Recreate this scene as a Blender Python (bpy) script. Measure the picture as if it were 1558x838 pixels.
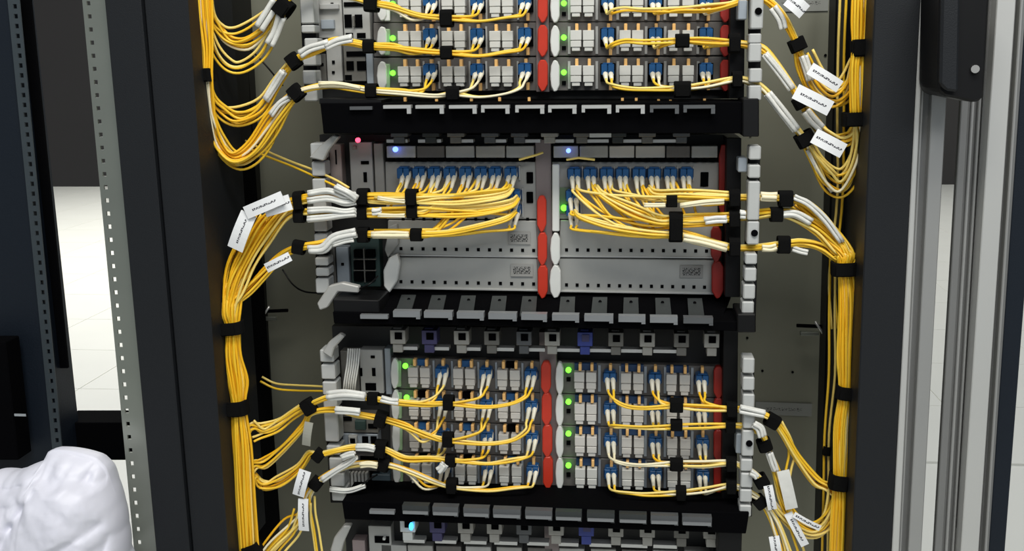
import bpy, bmesh, math, random
from mathutils import Vector, Matrix, noise
random.seed(7)
for o in list(bpy.data.objects): bpy.data.objects.remove(o)
SC = bpy.context.scene
COL = SC.collection

# ------------------------------------------------------------------ camera
F = 1600.0
CX, CY = 779.0, 419.0
CAM = Vector((0.0, -1.12, 1.38))
vn = Vector((120, 7700, F)).normalized()                 # world down seen in camera axes (right, down, forward)
vd = Vector((178, 0, F)); vd.y = -(vd.x*vn.x + vd.z*vn.z)/vn.y
vd.normalize()                                           # world +Y
wz = -vn; wy = vd; wx = wy.cross(wz)
RIGHT = Vector((wx.x, wy.x, wz.x)); DOWN = Vector((wx.y, wy.y, wz.y)); FWD = Vector((wx.z, wy.z, wz.z))
cam = bpy.data.cameras.new('camera'); camo = bpy.data.objects.new('camera', cam); COL.objects.link(camo)
cam.sensor_width = 36.0; cam.lens = F/1558*36.0; cam.clip_start = 0.02
m = Matrix.Identity(4)
for i in range(3):
    m[i][0] = RIGHT[i]; m[i][1] = -DOWN[i]; m[i][2] = -FWD[i]; m[i][3] = CAM[i]
camo.matrix_world = m
SC.camera = camo

# ------------------------------------------------------------------ world, lights, exposure
w = bpy.data.worlds.new('room_light'); SC.world = w; w.use_nodes = True
bg = w.node_tree.nodes['Background']; bg.inputs[0].default_value = (0.80, 0.90, 1.0, 1); bg.inputs[1].default_value = 0.24
def area(name, loc, target, sx, sy, power, color):
    l = bpy.data.lights.new(name, 'AREA'); l.shape = 'RECTANGLE'; l.size = sx; l.size_y = sy; l.energy = power; l.color = color
    o = bpy.data.objects.new(name, l); COL.objects.link(o); o.location = loc
    o.rotation_euler = (Vector(target)-Vector(loc)).to_track_quat('-Z', 'Y').to_euler()
    return o
area('ceiling_lamp_aisle', (0.1, -1.15, 2.9), (0.05, -0.15, 1.2), 1.5, 0.5, 40, (1.0, 0.97, 0.90))
area('ceiling_lamp_behind', (0.6, -2.6, 2.8), (0.1, 0, 1.2), 1.6, 0.6, 26, (0.95, 0.98, 1.0))
area('ceiling_lamp_far', (-3.0, 6.6, 2.95), (-3.0, 6.6, 0), 6.0, 6.0, 330, (1.0, 0.98, 0.93))
area('ceiling_lamp_far_right', (4.2, 6.5, 2.95), (4.2, 6.5, 0), 3.0, 5.0, 75, (1.0, 0.98, 0.93))
SC.view_settings.view_transform = 'Standard'; SC.view_settings.look = 'None'
SC.view_settings.exposure = 0.0; SC.view_settings.gamma = 1.0; SC.view_settings.use_curve_mapping = False

# ------------------------------------------------------------------ helpers
def P(px, py, Y=0.0):
    d = RIGHT*((px-CX)/F) + DOWN*((py-CY)/F) + FWD
    t = (Y-CAM.y)/d.y
    return CAM + d*t
def S(Y=0.0): return (Y-CAM.y)/F/FWD.y*1.0                # metres per photo pixel near the plane Y

MATS = {}
def mat(name, col, rough=0.5, metal=0.0, var=0.12, scale=60, bump=0.0, emit=None, estr=0.0, spec=0.5, coat=0.0, trans=0.0):
    if name in MATS: return MATS[name]
    m = bpy.data.materials.new(name); m.use_nodes = True; nt = m.node_tree; b = nt.nodes['Principled BSDF']
    b.inputs['Roughness'].default_value = rough; b.inputs['Metallic'].default_value = metal
    b.inputs['Specular IOR Level'].default_value = spec
    if coat: b.inputs['Coat Weight'].default_value = coat
    tc = nt.nodes.new('ShaderNodeTexCoord'); nz = nt.nodes.new('ShaderNodeTexNoise'); nz.inputs['Scale'].default_value = scale; nz.inputs['Detail'].default_value = 4
    nt.links.new(tc.outputs['Object'], nz.inputs['Vector'])
    mx = nt.nodes.new('ShaderNodeMix'); mx.data_type = 'RGBA'
    c = Vector(col)
    mx.inputs[6].default_value = tuple(min(1, x*(1-var)) for x in c)+(1,)
    mx.inputs[7].default_value = tuple(min(1, x*(1+var)) for x in c)+(1,)
    nt.links.new(nz.outputs['Fac'], mx.inputs[0]); nt.links.new(mx.outputs[2], b.inputs['Base Color'])
    if bump:
        bp = nt.nodes.new('ShaderNodeBump'); bp.inputs['Strength'].default_value = bump; bp.inputs['Distance'].default_value = 0.001
        nt.links.new(nz.outputs['Fac'], bp.inputs['Height']); nt.links.new(bp.outputs[0], b.inputs['Normal'])
    if emit:
        b.inputs['Emission Color'].default_value = tuple(emit)+(1,); b.inputs['Emission Strength'].default_value = estr
    if trans:
        b.inputs['Subsurface Weight'].default_value = trans; b.inputs['Subsurface Radius'].default_value = (0.01, 0.01, 0.01)
    MATS[name] = m; return m
def print_mat(name, paper, ink, sx, sy, band, thr=0.5):
    """paper with a band of unreadable small print along local x"""
    m = bpy.data.materials.new(name); m.use_nodes = True; nt = m.node_tree; b = nt.nodes['Principled BSDF']; L = nt.links
    b.inputs['Roughness'].default_value = 0.55
    tc = nt.nodes.new('ShaderNodeTexCoord'); mp = nt.nodes.new('ShaderNodeMapping'); mp.inputs['Scale'].default_value = (sx, 1, sy)
    L.new(tc.outputs['Object'], mp.inputs[0]); nz = nt.nodes.new('ShaderNodeTexNoise'); nz.inputs['Scale'].default_value = 1.0; nz.inputs['Detail'].default_value = 1
    L.new(mp.outputs[0], nz.inputs['Vector'])
    g = nt.nodes.new('ShaderNodeMath'); g.operation = 'GREATER_THAN'; g.inputs[1].default_value = thr; L.new(nz.outputs['Fac'], g.inputs[0])
    sp = nt.nodes.new('ShaderNodeSeparateXYZ'); L.new(tc.outputs['Object'], sp.inputs[0])
    ab = nt.nodes.new('ShaderNodeMath'); ab.operation = 'ABSOLUTE'; L.new(sp.outputs['Z'], ab.inputs[0])
    lt = nt.nodes.new('ShaderNodeMath'); lt.operation = 'LESS_THAN'; lt.inputs[1].default_value = band[1]; L.new(ab.outputs[0], lt.inputs[0])
    ax = nt.nodes.new('ShaderNodeMath'); ax.operation = 'ABSOLUTE'; L.new(sp.outputs['X'], ax.inputs[0])
    lx = nt.nodes.new('ShaderNodeMath'); lx.operation = 'LESS_THAN'; lx.inputs[1].default_value = band[0]; L.new(ax.outputs[0], lx.inputs[0])
    m1 = nt.nodes.new('ShaderNodeMath'); m1.operation = 'MULTIPLY'; L.new(g.outputs[0], m1.inputs[0]); L.new(lt.outputs[0], m1.inputs[1])
    m2 = nt.nodes.new('ShaderNodeMath'); m2.operation = 'MULTIPLY'; L.new(m1.outputs[0], m2.inputs[0]); L.new(lx.outputs[0], m2.inputs[1])
    mx = nt.nodes.new('ShaderNodeMix'); mx.data_type = 'RGBA'; mx.inputs[6].default_value = tuple(paper)+(1,); mx.inputs[7].default_value = tuple(ink)+(1,)
    L.new(m2.outputs[0], mx.inputs[0]); L.new(mx.outputs[2], b.inputs['Base Color'])
    return m

BLACK = mat('black_plastic', (0.003, 0.003, 0.0035), 0.5, spec=0.25)
MATTEBLACK = mat('matte_black', (0.0015, 0.0015, 0.002), 0.9, spec=0.04)
POST = mat('anthracite_powder_coat', (0.0095, 0.0110, 0.0135), 0.55, bump=0.25, scale=900, spec=0.3)
NAVY = mat('navy_powder_coat', (0.006, 0.010, 0.017), 0.5, bump=0.25, scale=700, spec=0.3)
VELCRO = mat('black_velcro', (0.005, 0.005, 0.005), 0.95, bump=0.8, scale=2500, spec=0.1)
YEL = mat('yellow_fibre_jacket', (0.88, 0.55, 0.030), 0.38, var=0.10, scale=25)
YEL2 = mat('deep_yellow_jacket', (0.90, 0.49, 0.012), 0.40, var=0.08, scale=25)
YEL3 = mat('pale_yellow_jacket', (0.90, 0.68, 0.18), 0.35, var=0.12, scale=30)
CREAM = mat('cream_jacket', (0.84, 0.76, 0.52), 0.35, var=0.1, scale=30)
WHITEBOOT = mat('white_boot', (0.80, 0.76, 0.62), 0.4, var=0.05)
COVER = mat('white_port_cover', (0.60, 0.60, 0.56), 0.4, var=0.06)
COVER2 = mat('greyish_port_cover', (0.58, 0.56, 0.52), 0.4, var=0.06)
BLUE = mat('blue_connector', (0.010, 0.085, 0.24), 0.35, var=0.15)
TIP = mat('orange_latch', (0.85, 0.50, 0.18), 0.35, var=0.1)
FACE = mat('brushed_faceplate', (0.38, 0.375, 0.35), 0.5, 0.3, var=0.10, scale=90)
FACED = mat('dark_faceplate', (0.15, 0.14, 0.13), 0.5, 0.3, var=0.2, scale=120)
PINK = mat('pinkish_divider', (0.23, 0.19, 0.185), 0.5, 0.2, var=0.1)
BLANK = mat('blank_plate_metal', (0.50, 0.50, 0.47), 0.40, 0.5, var=0.10, scale=40)
GUIDE = mat('light_grey_guide_plastic', (0.46, 0.47, 0.46), 0.45, var=0.06)
MODUL = mat('module_grey', (0.44, 0.44, 0.42), 0.45, 0.2, var=0.10, scale=80)
MODUL2 = mat('module_bluish_grey', (0.33, 0.37, 0.41), 0.45, 0.25, var=0.10, scale=80)
GREENB = mat('dark_green_board', (0.02, 0.045, 0.04), 0.5)
SILVER = mat('bright_silver_edge', (0.62, 0.62, 0.60), 0.35, 0.55, var=0.05)
TABG = mat('grey_tray_tab', (0.25, 0.26, 0.27), 0.4, 0.4, var=0.08)
TABD = mat('dark_tray_tab', (0.10, 0.105, 0.11), 0.45, 0.3, var=0.08)
STRIP = mat('tray_rib_grey', (0.035, 0.04, 0.04), 0.55, 0.2, var=0.15)
RED = mat('red_lever', (0.52, 0.035, 0.015), 0.38, var=0.1)
REDD = mat('dark_red_lever', (0.32, 0.018, 0.012), 0.42, var=0.1)
WLEV = mat('white_lever', (0.68, 0.69, 0.66), 0.4, var=0.05)
GLEV = mat('green_lit_bezel', (0.28, 0.42, 0.24), 0.5, var=0.2, scale=150)  # green light of the status LEDs is put into the bezel colour
PURP = mat('purple_grey_latch', (0.05, 0.045, 0.13), 0.45, var=0.2)
PURB = mat('blue_latch', (0.03, 0.05, 0.26), 0.45, var=0.2)
LATG = mat('grey_latch', (0.16, 0.155, 0.14), 0.45, 0.2, var=0.2, scale=150)
LATL = mat('light_latch', (0.34, 0.33, 0.30), 0.45, 0.1, var=0.2, scale=150)
OLIVE = mat('olive_grey_back_panel', (0.185, 0.185, 0.14), 0.42, 0.25, var=0.30, scale=5)
GALV = mat('galvanised_steel', (0.36, 0.38, 0.33), 0.33, 0.80, var=0.15, scale=14)
ALU = mat('anodised_aluminium', (0.40, 0.40, 0.39), 0.42, 0.55, var=0.05, scale=10)
ALUL = mat('light_aluminium', (0.60, 0.60, 0.58), 0.40, 0.45, var=0.04, scale=10)
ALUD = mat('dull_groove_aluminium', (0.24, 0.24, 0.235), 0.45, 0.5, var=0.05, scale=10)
FLOORM = mat('white_raised_floor', (0.80, 0.80, 0.74), 0.35, var=0.05, scale=2)
FARCAB = mat('far_cabinet_grey', (0.024, 0.022, 0.022), 0.6, var=0.1, scale=3)
WALLM = mat('room_wall_paint', (0.55, 0.55, 0.52), 0.8)
BAG = mat('white_plastic_film', (0.76, 0.76, 0.85), 0.45, var=0.04, scale=18, trans=0.2, bump=0.1)
GLASSY = mat('clear_label_sleeve', (0.70, 0.70, 0.66), 0.22, var=0.16, scale=120)
TAG = print_mat('printed_tag', (0.82, 0.83, 0.84), (0.05, 0.05, 0.06), 900, 500, (0.014, 0.0011), 0.47)
TAGG = print_mat('printed_grey_label', (0.30, 0.30, 0.285), (0.03, 0.03, 0.03), 1100, 500, (0.0095, 0.0042), 0.5)
TAGP = print_mat('printed_panel_label', (0.20, 0.205, 0.185), (0.05, 0.05, 0.045), 500, 900, (0.022, 0.002), 0.55)
def led(name, c, s): return mat(name, c, 0.4, emit=c, estr=s)
LEDG = led('green_led', (0.12, 0.9, 0.03), 3.0); LEDB = led('blue_led', (0.10, 0.18, 1.0), 4.5); LEDR = led('red_led', (1.0, 0.05, 0.10), 4.0); LEDC = led('cyan_led', (0.05, 0.45, 1.0), 3.0)

class MB:
    def __init__(s): s.v = []; s.f = []
    def add(s, vs, fs):
        n = len(s.v); s.v += [Vector(a) for a in vs]; s.f += [tuple(i+n for i in f) for f in fs]; return s
    def hexa(s, q, back):                                 # q: 4 front points (tl,tr,br,bl); back: vector to the rear
        q = [Vector(a) for a in q]; b = Vector(back)
        return s.add(q+[a+b for a in q], [(3,2,1,0),(4,5,6,7),(0,1,5,4),(1,2,6,5),(2,3,7,6),(3,0,4,7)])
    def box(s, x0, x1, y0, y1, z0, z1):
        return s.hexa([(x0,y0,z1),(x1,y0,z1),(x1,y0,z0),(x0,y0,z0)], (0, y1-y0, 0))
    def rect(s, x0, y0, x1, y1, Y, t):                    # world-aligned box whose front covers a photo rectangle at depth Y
        xm, ym = (x0+x1)/2, (y0+y1)/2
        X0 = P(x0, ym, Y).x; X1 = P(x1, ym, Y).x; Z1 = P(xm, y0, Y).z; Z0 = P(xm, y1, Y).z
        return s.box(X0, X1, Y, Y+t, Z0, Z1)
    def quad(s, c, Y, t):                                 # slanting box from four photo corners
        return s.hexa([P(a, b, Y) for a, b in c], (0, t, 0))
    def prism(s, pts, Y, t):                              # polygon (photo px) extruded backwards
        n = len(pts); q = [P(a, b, Y) for a, b in pts]; bk = [a+Vector((0, t, 0)) for a in q]
        return s.add(q+bk, [tuple(range(n))[::-1], tuple(range(n, 2*n))]+[(i, (i+1) % n, (i+1) % n+n, i+n) for i in range(n)])
    def tube(s, pts, r, sides=6, caps=True):
        n = len(pts); rings = []
        prev = None
        for i in range(n):
            t = (pts[min(i+1, n-1)]-pts[max(i-1, 0)]).normalized()
            if prev is None:
                a = t.orthogonal().normalized()
            else:
                a = (prev - t*prev.dot(t)).normalized()
            prev = a; b = t.cross(a)
            rr = r[i] if isinstance(r, list) else r
            rings.append([pts[i]+(a*math.cos(2*math.pi*k/sides)+b*math.sin(2*math.pi*k/sides))*rr for k in range(sides)])
        base = len(s.v)
        for rg in rings: s.v += rg
        for i in range(n-1):
            for k in range(sides):
                s.f.append((base+i*sides+k, base+i*sides+(k+1) % sides, base+(i+1)*sides+(k+1) % sides, base+(i+1)*sides+k))
        if caps:
            s.f.append(tuple(base+k for k in range(sides))[::-1]); s.f.append(tuple(base+(n-1)*sides+k for k in range(sides)))
        return s
    def mesh(s, name, mt, origin=(0, 0, 0), smooth=False, bevel=0.0):
        me = bpy.data.meshes.new(name); o = Vector(origin)
        me.from_pydata([tuple(a-o) for a in s.v], [], s.f)
        if True:
            bm = bmesh.new(); bm.from_mesh(me)
            if bevel: bmesh.ops.bevel(bm, geom=bm.edges[:], offset=bevel, segments=1, affect='EDGES')
            bmesh.ops.recalc_face_normals(bm, faces=bm.faces[:])
            bm.to_mesh(me); bm.free()
        if smooth:
            for p in me.polygons: p.use_smooth = True
        me.materials.append(mt); me.update()
        return me
    def centre(s):
        a = Vector((min(v.x for v in s.v), min(v.y for v in s.v), min(v.z for v in s.v))); b = Vector((max(v.x for v in s.v), max(v.y for v in s.v), max(v.z for v in s.v)))
        return (a+b)/2
    def build(s, name, mt, parent=None, smooth=False, bevel=0.0, origin=None):
        c = s.centre() if origin is None else Vector(origin)
        return link(name, s.mesh(name, mt, c, smooth, bevel), c, parent)
WLOC = {}
def link(name, me, loc, parent=None):
    o = bpy.data.objects.new(name, me); COL.objects.link(o)
    if parent is not None: o.parent = parent
    o.location = Vector(loc) - (WLOC[parent.name] if parent is not None else Vector((0, 0, 0)))
    WLOC[o.name] = Vector(loc)
    return o
def thing(name, label, cat, loc, group=None):
    o = bpy.data.objects.new(name, None); COL.objects.link(o); o.empty_display_size = 0.02; o.location = loc; WLOC[o.name] = Vector(loc)
    o['label'] = label; o['category'] = cat
    if group: o['group'] = group
    return o
def tag(o, label, cat, group=None):
    o['label'] = label; o['category'] = cat
    if group: o['group'] = group
    return o

# ------------------------------------------------------------------ the setting
b = MB(); b.box(-10, 8, -4, 14, -0.05, 0.0); fl = b.build('floor', FLOORM, origin=(0, 0, 0)); fl['kind'] = 'structure'
seam = mat('floor_seam', (0.50, 0.50, 0.46), 0.6)
# raised floor panels near the visible gaps: thin seams recessed between tiles, each tile a part
tile_me = None
k = 0
for ix in range(-14, 10):
    for iy in range(4, 20):
        x0 = ix*0.6+0.05; y0 = iy*0.6
        # only the tiles that can be glimpsed beside the cabinet
        g = False
        for (qx, qy) in ((x0+0.3, y0+0.3), (x0, y0), (x0+0.6, y0), (x0, y0+0.6), (x0+0.6, y0+0.6)):
            v = Vector((qx, qy, 0))-CAM; dz = v.dot(FWD)
            sx = CX+F*v.dot(RIGHT)/dz; sy = CY+F*v.dot(DOWN)/dz
            if (40 < sx < 250 and 200 < sy < 700) or (1380 < sx < 1600 and 200 < sy < 860): g = True
        if not g: continue
        if tile_me is None:
            tb = MB(); tb.box(-0.298, 0.298, -0.298, 0.298, 0.0, 0.006); tile_me = tb.mesh('floor_tile', FLOORM)
        link('floor_tile', tile_me, (x0+0.3, y0+0.3, 0.0), fl)
b = MB(); b.box(-10, 8, 14, 14.1, 0, 3.0); o = b.build('wall_back', WALLM); o['kind'] = 'structure'
b = MB(); b.box(-10.1, -10, -4, 14, 0, 3.0); o = b.build('wall_left', WALLM); o['kind'] = 'structure'
b = MB(); b.box(8, 8.1, -4, 14, 0, 3.0); o = b.build('wall_right', WALLM); o['kind'] = 'structure'

# the row of dark cabinets across the far aisle: base where the photo's white floor ends
fy = 0
for Yt in [x*0.05 for x in range(40, 260)]:
    if P(110, 285, Yt).z <= 0.0: fy = Yt; break
WF = P(110, 285, fy); XR = P(1442, 280, fy).x; XL = P(110, 280, fy).x
def far_cab(xc, wdt, lab):
    t = thing('server_cabinet', lab, 'cabinet', (xc, fy+0.4, 0), 'dark cabinets across the far aisle')
    b = MB(); b.box(xc-wdt/2, xc+wdt/2, fy+0.02, fy+0.8, 0.0, 2.3); b.build('cabinet_body', FARCAB, t)
    b = MB(); b.box(xc-wdt/2+0.02, xc+wdt/2-0.02, fy, fy+0.018, 0.0, 2.28); b.build('cabinet_door', FARCAB, t)
    return t
far_cab(XL-0.55, 0.95, 'dark grey cabinet far behind, seen left of the galvanised rail')
far_cab(XL+0.45, 0.95, 'dark grey cabinet far behind, right neighbour of the leftmost one')
far_cab(XR, 1.9, 'dark grey cabinet far behind, seen between the aluminium profiles')

# ------------------------------------------------------------------ our cabinet: posts, back panel, inner rails
CAB = thing('network_cabinet', 'black open network cabinet holding the subracks and yellow fibre', 'cabinet', (0.05, 0.1, 0.0))
def slab(name, mt, c, Y, t, parent=CAB, bevel=0.0012):
    return MB().quad(c, Y, t).build(name, mt, parent, bevel=bevel)
slab('front_post', POST, [(156, -30), (211, -30), (291, 868), (240, 868)], -0.10, 0.16)
slab('front_post', POST, [(216, -30), (283, -30), (349, 868), (296, 868)], -0.095, 0.12)
slab('post_seam', MATTEBLACK, [(209, -30), (218, -30), (298, 868), (289, 868)], -0.085, 0.08)
slab('post_recess', MATTEBLACK, [(270, -30), (306, -30), (376, 868), (338, 868)], -0.045, 0.12)
slab('front_post', POST, [(1332, -30), (1403, -30), (1355, 868), (1295, 868)], -0.10, 0.12)
slab('post_recess', MATTEBLACK, [(1316, -30), (1345, -30), (1310, 868), (1278, 868)], -0.05, 0.10)
bp_ = slab('back_panel', OLIVE, [(285, -60), (1420, -60), (1400, 900), (300, 900)], 0.14, 0.004)
slab('side_rail', BLACK, [(322, -30), (346, -30), (398, 868), (376, 868)], 0.02, 0.05)
slab('side_rail', BLACK, [(352, -30), (362, -30), (412, 868), (402, 868)], 0.07, 0.04)
slab('side_rail', BLACK, [(1290, -30), (1330, -30), (1300, 868), (1262, 868)], 0.0, 0.05)
slab('side_rail', BLACK, [(1273, -30), (1281, -30), (1254, 868), (1246, 868)], 0.07, 0.04)
# printed strips, small screws and pins on the back panel
def plate_on(parent, name, mt, cx, cy, wpx, hpx, Y, ang=0.0, t=0.0008, bevel=0.0):
    s = S(Y); me = MB().box(-wpx*s/2, wpx*s/2, -t, 0, -hpx*s/2, hpx*s/2).mesh(name, mt, (0, 0, 0), bevel=bevel)
    o = link(name, me, P(cx, cy, Y), parent); o.rotation_euler = (0, math.radians(ang), 0); return o
plate_on(CAB, 'printed_strip', TAGP, 1192, 622, 84, 20, 0.139, 1)
plate_on(CAB, 'printed_strip', TAGP, 1218, 5, 76, 22, 0.139, 0)
for (x, y) in ((1160, 564), (1206, 566), (1137, 514), (1142, 206), (1256, 84)):
    MB().tube([P(x, y, 0.1385), P(x, y, 0.1405)], 0.0016, 8).build('screw_hole', MATTEBLACK, CAB)
for (x, y) in ((412, 472), (1238, 495)):
    d = 1 if x < 700 else -1
    t = MB(); t.tube([P(x-22*d, y+2, 0.10), P(x+26*d, y, 0.10)], 0.0022, 8); pin = t.build('locking_pin', MATTEBLACK, CAB, smooth=True)
    MB().tube([P(x-14*d, y+12, 0.095), P(x-2*d, y-6, 0.095)], 0.0016, 6).build('pin_clip', SILVER, pin, smooth=True)
    MB().rect(x-20, y+10, x+8, y+16, 0.098, 0.006).build('pin_bracket', GALV, pin, bevel=0.0006)

# ------------------------------------------------------------------ neighbouring empty rack on the left
NR = thing('open_rack_frame', 'empty neighbouring rack frame with perforated galvanised rail and navy side', 'rack', tuple(P(150, 1150, -0.02)))
# perforated front rail with real square holes
def rail(tl, tr, br, bl, Y, mt, pitch, hole, hx0, hx1, name, parent, thick=0.002, n=46):
    b = MB()
    def L(u, v):
        a = Vector(tl).lerp(Vector(bl), v); c = Vector(tr).lerp(Vector(br), v); return a.lerp(c, u)
    def piece(u0, u1, v0, v1):
        q = [L(u0, v0), L(u1, v0), L(u1, v1), L(u0, v1)]; b.hexa([P(a.x, a.y, Y) for a in q], (0, thick, 0))
    piece(0, hx0, 0, 1); piece(hx1, 1, 0, 1)
    for i in range(n):
        v0 = i/n; piece(hx0, hx1, v0, v0+(1-hole)/n)
    return b.build(name, mt, parent)
rail((122, -32), (157, -32), (241, 868), (207, 868), -0.09, GALV, 20, 0.32, 0.18, 0.34, 'perforated_rail', NR, n=45)
# returning flange of that rail, seen edge on
slab('rail_flange', GALV, [(150, -30), (158, -30), (241, 868), (235, 868)], -0.088, 0.03, NR, 0)
# rear-left upright: navy panel with a perforated edge
slab('side_panel', NAVY, [(-60, -30), (12, -30), (112, 868), (-60, 868)], 0.06, 0.05, NR)
rail((8, -32), (26, -32), (112, 868), (98, 868), 0.055, mat('dim_perforated_steel', (0.055, 0.07, 0.08), 0.5, 0.4), 20, 0.45, 0.42, 0.75, 'perforated_rail', NR, n=60)
slab('rear_upright', MATTEBLACK, [(24, -30), (43, -30), (103, 560), (86, 560)], 0.08, 0.004, NR, 0)
slab('rear_upright', MATTEBLACK, [(72, 572), (86, 566), (112, 868), (92, 868)], 0.09, 0.004, NR, 0)
slab('cross_beam', MATTEBLACK, [(88, 643), (215, 643), (228, 700), (92, 700)], 0.10, 0.05, NR)
slab('cross_beam', MATTEBLACK, [(-60, 520), (8, 520), (28, 700), (-60, 700)], 0.02, 0.03, NR)
slab('rack_shelf', NAVY, [(-150, 1120), (330, 1120), (335, 1150), (-150, 1150)], -0.20, 0.3, NR)
plate_on(NR, 'rack_label', mat('pale_print', (0.35, 0.38, 0.4), 0.5), 31, 631, 20, 4, 0.018)
# grey side sheet above the white floor
tag(MB().quad([(40, -30), (128, -30), (152, 284), (76, 284)], 0.9, 0.03).build('partition_panel', mat('warm_dark_grey_sheet', (0.021, 0.019, 0.019), 0.7, var=0.08, scale=8), bevel=0.002),
    'dark grey sheet panel hanging above the white floor behind the left rail', 'panel')

# plastic bag
def bag():
    pts = [(0, 692), (25, 694), (47, 688), (68, 678), (86, 672), (93, 668), (97, 654), (106, 650), (128, 650), (160, 655), (180, 661), (196, 678), (202, 705), (210, 745), (213, 790), (213, 838), (215, 950), (190, 1080), (110, 1118), (0, 1118), (-90, 1080), (-110, 900), (-70, 750), (-30, 705)]
    Yc = -0.135; s = S(Yc); c = Vector((72, 860))
    ang = []
    for p in pts:
        d = Vector(p)-c; ang.append((math.atan2(d.y, d.x), d.length))
    ang.sort()
    def rad(a):
        n = len(ang)
        for i in range(n):
            a0, r0 = ang[i]; a1, r1 = ang[(i+1) % n]
            if i == n-1: a1 += 2*math.pi
            aa = a if a >= ang[0][0] else a+2*math.pi
            if a0 <= aa <= a1: return r0+(r1-r0)*(aa-a0)/max(1e-6, a1-a0)
        return ang[0][1]
    CREASE = [(102, 700, 62, 758, 9, .010), (62, 758, 36, 812, 8, .011), (36, 812, 20, 870, 10, .008), (195, 762, 130, 798, 9, .006), (130, 798, 50, 850, 11, .008), (150, 775, 70, 815, 6, -.003),
              (0, 708, 45, 706, 6, .005), (45, 706, 92, 690, 6, .006), (0, 742, 70, 722, 8, .004), (180, 672, 170, 697, 5, .007), (205, 785, 186, 850, 6, .007), (120, 655, 112, 690, 6, .004), (148, 657, 135, 692, 5, .004),
              (96, 655, 96, 700, 5, .005), (110, 850, 190, 800, 8, .005), (95, 720, 140, 740, 12, -.003)]
    b = MB(); NU, NV = 260, 130
    C0 = P(c.x, c.y, Yc)
    U = RIGHT.copy(); U = Vector((1, 0, 0)); V = Vector((0, 0, -1))
    for j in range(NV+1):
        ph = math.pi*j/NV
        for i in range(NU):
            a = -math.pi+2*math.pi*i/NU
            r = rad(a)*s; k = math.sin(ph)**0.62
            p = C0 + (U*math.cos(a)+V*math.sin(a))*r*k + Vector((0, -math.cos(ph)*0.062, 0))
            q = p*1.0
            px = c.x+(p.x-C0.x)/s; py = c.y-(p.z-C0.z)/s
            f = min(1.0, k*1.35)
            if ph < math.pi/2:
                d = 0.0
                for (q0, q1, q2, q3, wd, am) in CREASE:
                    ex, ey = q2-q0, q3-q1; tt = max(0, min(1, ((px-q0)*ex+(py-q1)*ey)/(ex*ex+ey*ey)))
                    dist = math.hypot(px-q0-ex*tt, py-q1-ey*tt); d += am*math.exp(-(dist/wd)**1.4)*(1-0.5*abs(tt-.5))
                edge = 693+5*math.sin(px*0.11)+0.05*(px-100)
                if px > 88: d += 0.012/(1+math.exp((py-edge)/1.6))*min(1, (px-88)/12)
                w2 = noise.noise(Vector((px*.012+py*.018, px*.03-py*.02, 3)))
                d += 0.006*w2+0.0016*abs(noise.noise(Vector((px*.05+py*.035, py*.07-px*.05, 1))))-0.0008*noise.noise(Vector((px*.16, py*.12, 7)))
                d = max(-0.006, min(d*f, 0.75*math.cos(ph)*0.062))
                p = p+Vector((0, d, 0))
            b.v.append(p)
    for j in range(NV):
        for i in range(NU):
            b.f.append((j*NU+i, j*NU+(i+1) % NU, (j+1)*NU+(i+1) % NU, (j+1)*NU+i))
    o = b.build('plastic_bag', BAG, smooth=True)
    tag(o, 'crumpled white plastic bag bulging at the lower left of the racks', 'bag')
bag()

# ------------------------------------------------------------------ right side: aluminium door profiles, handle, outer door
DF = thing('cabinet_door_frame', 'grey ribbed aluminium frame of the open cabinet door, beside the right post', 'door frame', tuple(P(1430, 1500, -0.06)))
def vstrip(parent, name, mt, xa, xb, Y, t, bev=0.0008):   # xa=(left,right) at y=0, xb at y=838
    f = lambda p, q, y: p+(q-p)*y/838
    return slab(name, mt, [(f(xa[0], xb[0], -30), -30), (f(xa[1], xb[1], -30), -30), (f(xa[1], xb[1], 868), 868), (f(xa[0], xb[0], 868), 868)], Y, t, parent, bev)
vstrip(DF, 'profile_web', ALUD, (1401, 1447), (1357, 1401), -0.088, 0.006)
vstrip(DF, 'profile_rib', ALUL, (1401, 1408), (1357, 1368), -0.10, 0.014)
vstrip(DF, 'profile_rib', ALU, (1408, 1413), (1368, 1372), -0.095, 0.008)
vstrip(DF, 'profile_rib', ALU, (1426, 1449), (1382, 1402), -0.098, 0.012)
DF2 = thing('door_edge_profile', 'wide aluminium edge profile with a pale flat band, right of the white gap', 'door frame', tuple(P(1500, 1500, -0.06)))
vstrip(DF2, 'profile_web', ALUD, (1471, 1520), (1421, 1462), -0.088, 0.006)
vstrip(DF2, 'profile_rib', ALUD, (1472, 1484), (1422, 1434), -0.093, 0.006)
vstrip(DF2, 'profile_rib', ALU, (1488, 1493), (1438, 1443), -0.092, 0.005)
vstrip(DF2, 'profile_rib', ALU, (1499, 1503), (1449, 1452), -0.095, 0.006)
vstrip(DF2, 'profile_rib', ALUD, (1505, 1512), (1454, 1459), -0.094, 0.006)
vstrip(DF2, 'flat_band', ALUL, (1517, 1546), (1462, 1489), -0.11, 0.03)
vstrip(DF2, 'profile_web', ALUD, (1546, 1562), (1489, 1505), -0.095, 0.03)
vstrip(DF2, 'profile_rib', ALU, (1553, 1558), (1498, 1502), -0.105, 0.02)
vstrip(DF2, 'door_leaf', NAVY, (1561, 1594), (1504, 1529), -0.095, 0.02)
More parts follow.
